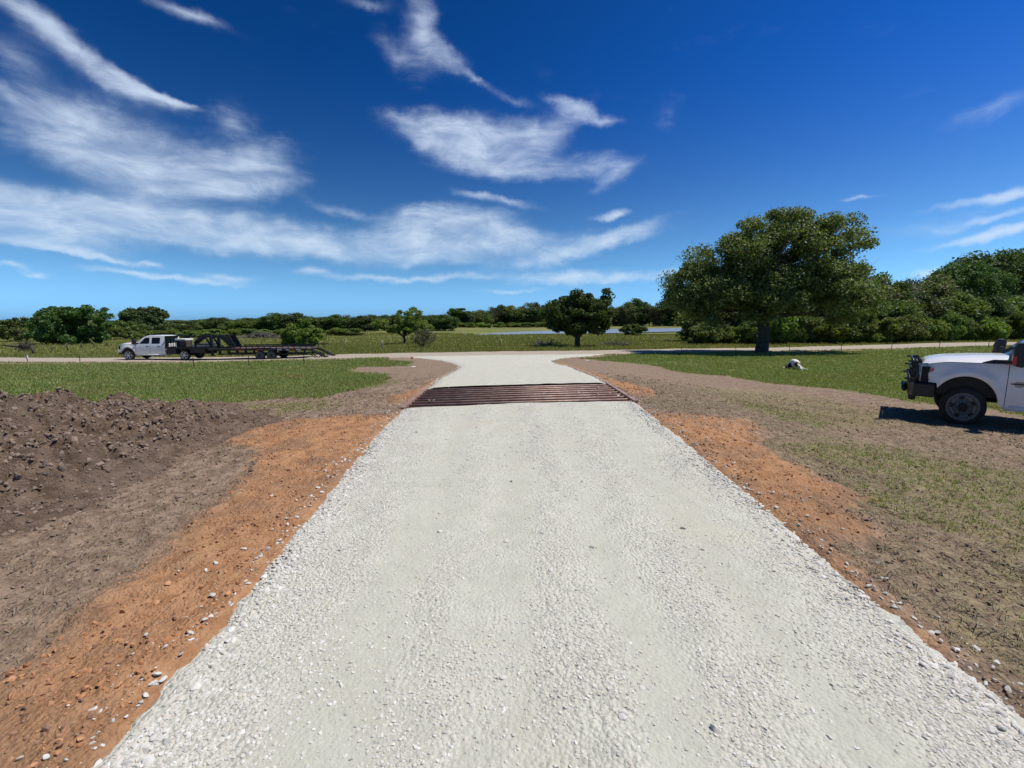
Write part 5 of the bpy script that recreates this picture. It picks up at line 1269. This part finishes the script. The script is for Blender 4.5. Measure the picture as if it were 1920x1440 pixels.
# ------------------------------------------------------------------ dog on the lawn
g = ground_at(1490, 692); print('dog', g, zc_of(g))
DG = M['dog_coat'] = bpy.data.materials.new('dog_coat'); DG.use_nodes = True; t = NT(DG.node_tree); t.n.clear()
oc = t.node('ShaderNodeTexCoord').outputs['Object']; so = t.node('ShaderNodeSeparateXYZ'); t.l.new(oc, so.inputs[0])
nz = t.math('MULTIPLY', t.math('SUBTRACT', t.noise(oc, 7, 3, .5), .5), .16)
def sphere_mask(c, r):
    v = t.node('ShaderNodeVectorMath', operation='DISTANCE'); t.l.new(oc, v.inputs[0]); v.inputs[1].default_value = c
    return t.ramp(t.math('ADD', v.outputs['Value'], nz), r - .02, r + .02, 1.0, 0.0)
col = t.mix(sphere_mask((.08, -.38, .25), .17), (.70,.68,.62), (.050,.026,.020))      # brown head
col = t.mix(sphere_mask((-.36, .0, .10), .26), col, (.030,.028,.026))               # dark haunch
col = t.mix(sphere_mask((.13, -.50, .27), .08), col, (.66,.52,.47))                  # pale blaze and muzzle
p = t.node('ShaderNodeBsdfPrincipled'); p.inputs['Roughness'].default_value = .8; t.l.new(col, p.inputs['Base Color']); o_ = t.node('ShaderNodeOutputMaterial'); t.l.new(p.outputs[0], o_.inputs[0])
dog = tag(empty('dog', g, R(-27)), 'white and dark brown dog lying on the grass by the oak', 'dog'); dog.scale = (1.15, 1.15, 1.15)
def skin(name, pts, edges, rad, parent, m, sub=2, rootv=0):
    me = bpy.data.meshes.new(name); me.from_pydata(pts, edges, []); o = link(name, me, parent)
    sm = o.modifiers.new('skin', 'SKIN'); sm.use_smooth_shade = True; o.modifiers.new('sub', 'SUBSURF').levels = sub; o.modifiers['sub'].render_levels = sub
    sk = me.skin_vertices[0].data
    for i, r_ in enumerate(rad): sk[i].radius = (r_, r_) if not isinstance(r_, tuple) else r_
    sk[rootv].use_root = True; me.materials.append(m); return o
pts = [(-.14,.36,.18),(-.09,.20,.25),(-.03,.02,.31),(.02,-.14,.31),(.05,-.26,.30),(.08,-.38,.25),(.11,-.50,.20),(.13,-.58,.17),
       (.20,-.12,.14),(.32,-.20,.045),(.44,-.30,.035),(.51,-.33,.03),
       (.16,-.20,.14),(.24,-.40,.04),(.27,-.52,.03),
       (-.24,.25,.17),(-.36,.02,.10),(-.24,-.14,.05),(-.38,-.24,.035),
       (.02,.34,.10),(-.28,.44,.06),(-.42,.38,.03),(-.52,.20,.04)]
edges = [(0,1),(1,2),(2,3),(3,4),(4,5),(5,6),(6,7),(3,8),(8,9),(9,10),(10,11),(3,12),(12,13),(13,14),(1,15),(15,16),(16,17),(17,18),(0,19),(0,20),(20,21),(21,22)]
rad = [.16,.20,.215,.19,.12,.11,.068,.046,.075,.042,.034,.036,.07,.04,.036,.11,.075,.045,.036,.10,.035,.022,.014]
skin('body', pts, edges, rad, dog, DG)
for s in (-1, 1):
    MB().add([(.07+s*.075,-.36,.345),(.07+s*.10,-.42,.31),(.07+s*.15,-.38,.20),(.07+s*.125,-.33,.25)] + [(.07+s*.085,-.345,.345),(.07+s*.115,-.41,.31),(.07+s*.165,-.36,.20),(.07+s*.14,-.31,.25)],
        [(0,1,2,3),(7,6,5,4),(0,4,5,1),(1,5,6,2),(2,6,7,3),(3,7,4,0)]).build('ear', mat('ear_brown', (.035,.018,.014), .8), dog, smooth=True)
    MB().lathe([(-.012,.0),(-.008,.012),(.005,.014)], (.095+s*.042,-.475,.275), 8).build('eye', M['black_plastic'], dog, smooth=True)
MB().lathe([(-.02,.0),(-.015,.018),(.01,.024)], (.135,-.625,.185), 10).build('nose', M['black_plastic'], dog, smooth=True)
print('objects', len(bpy.data.objects))
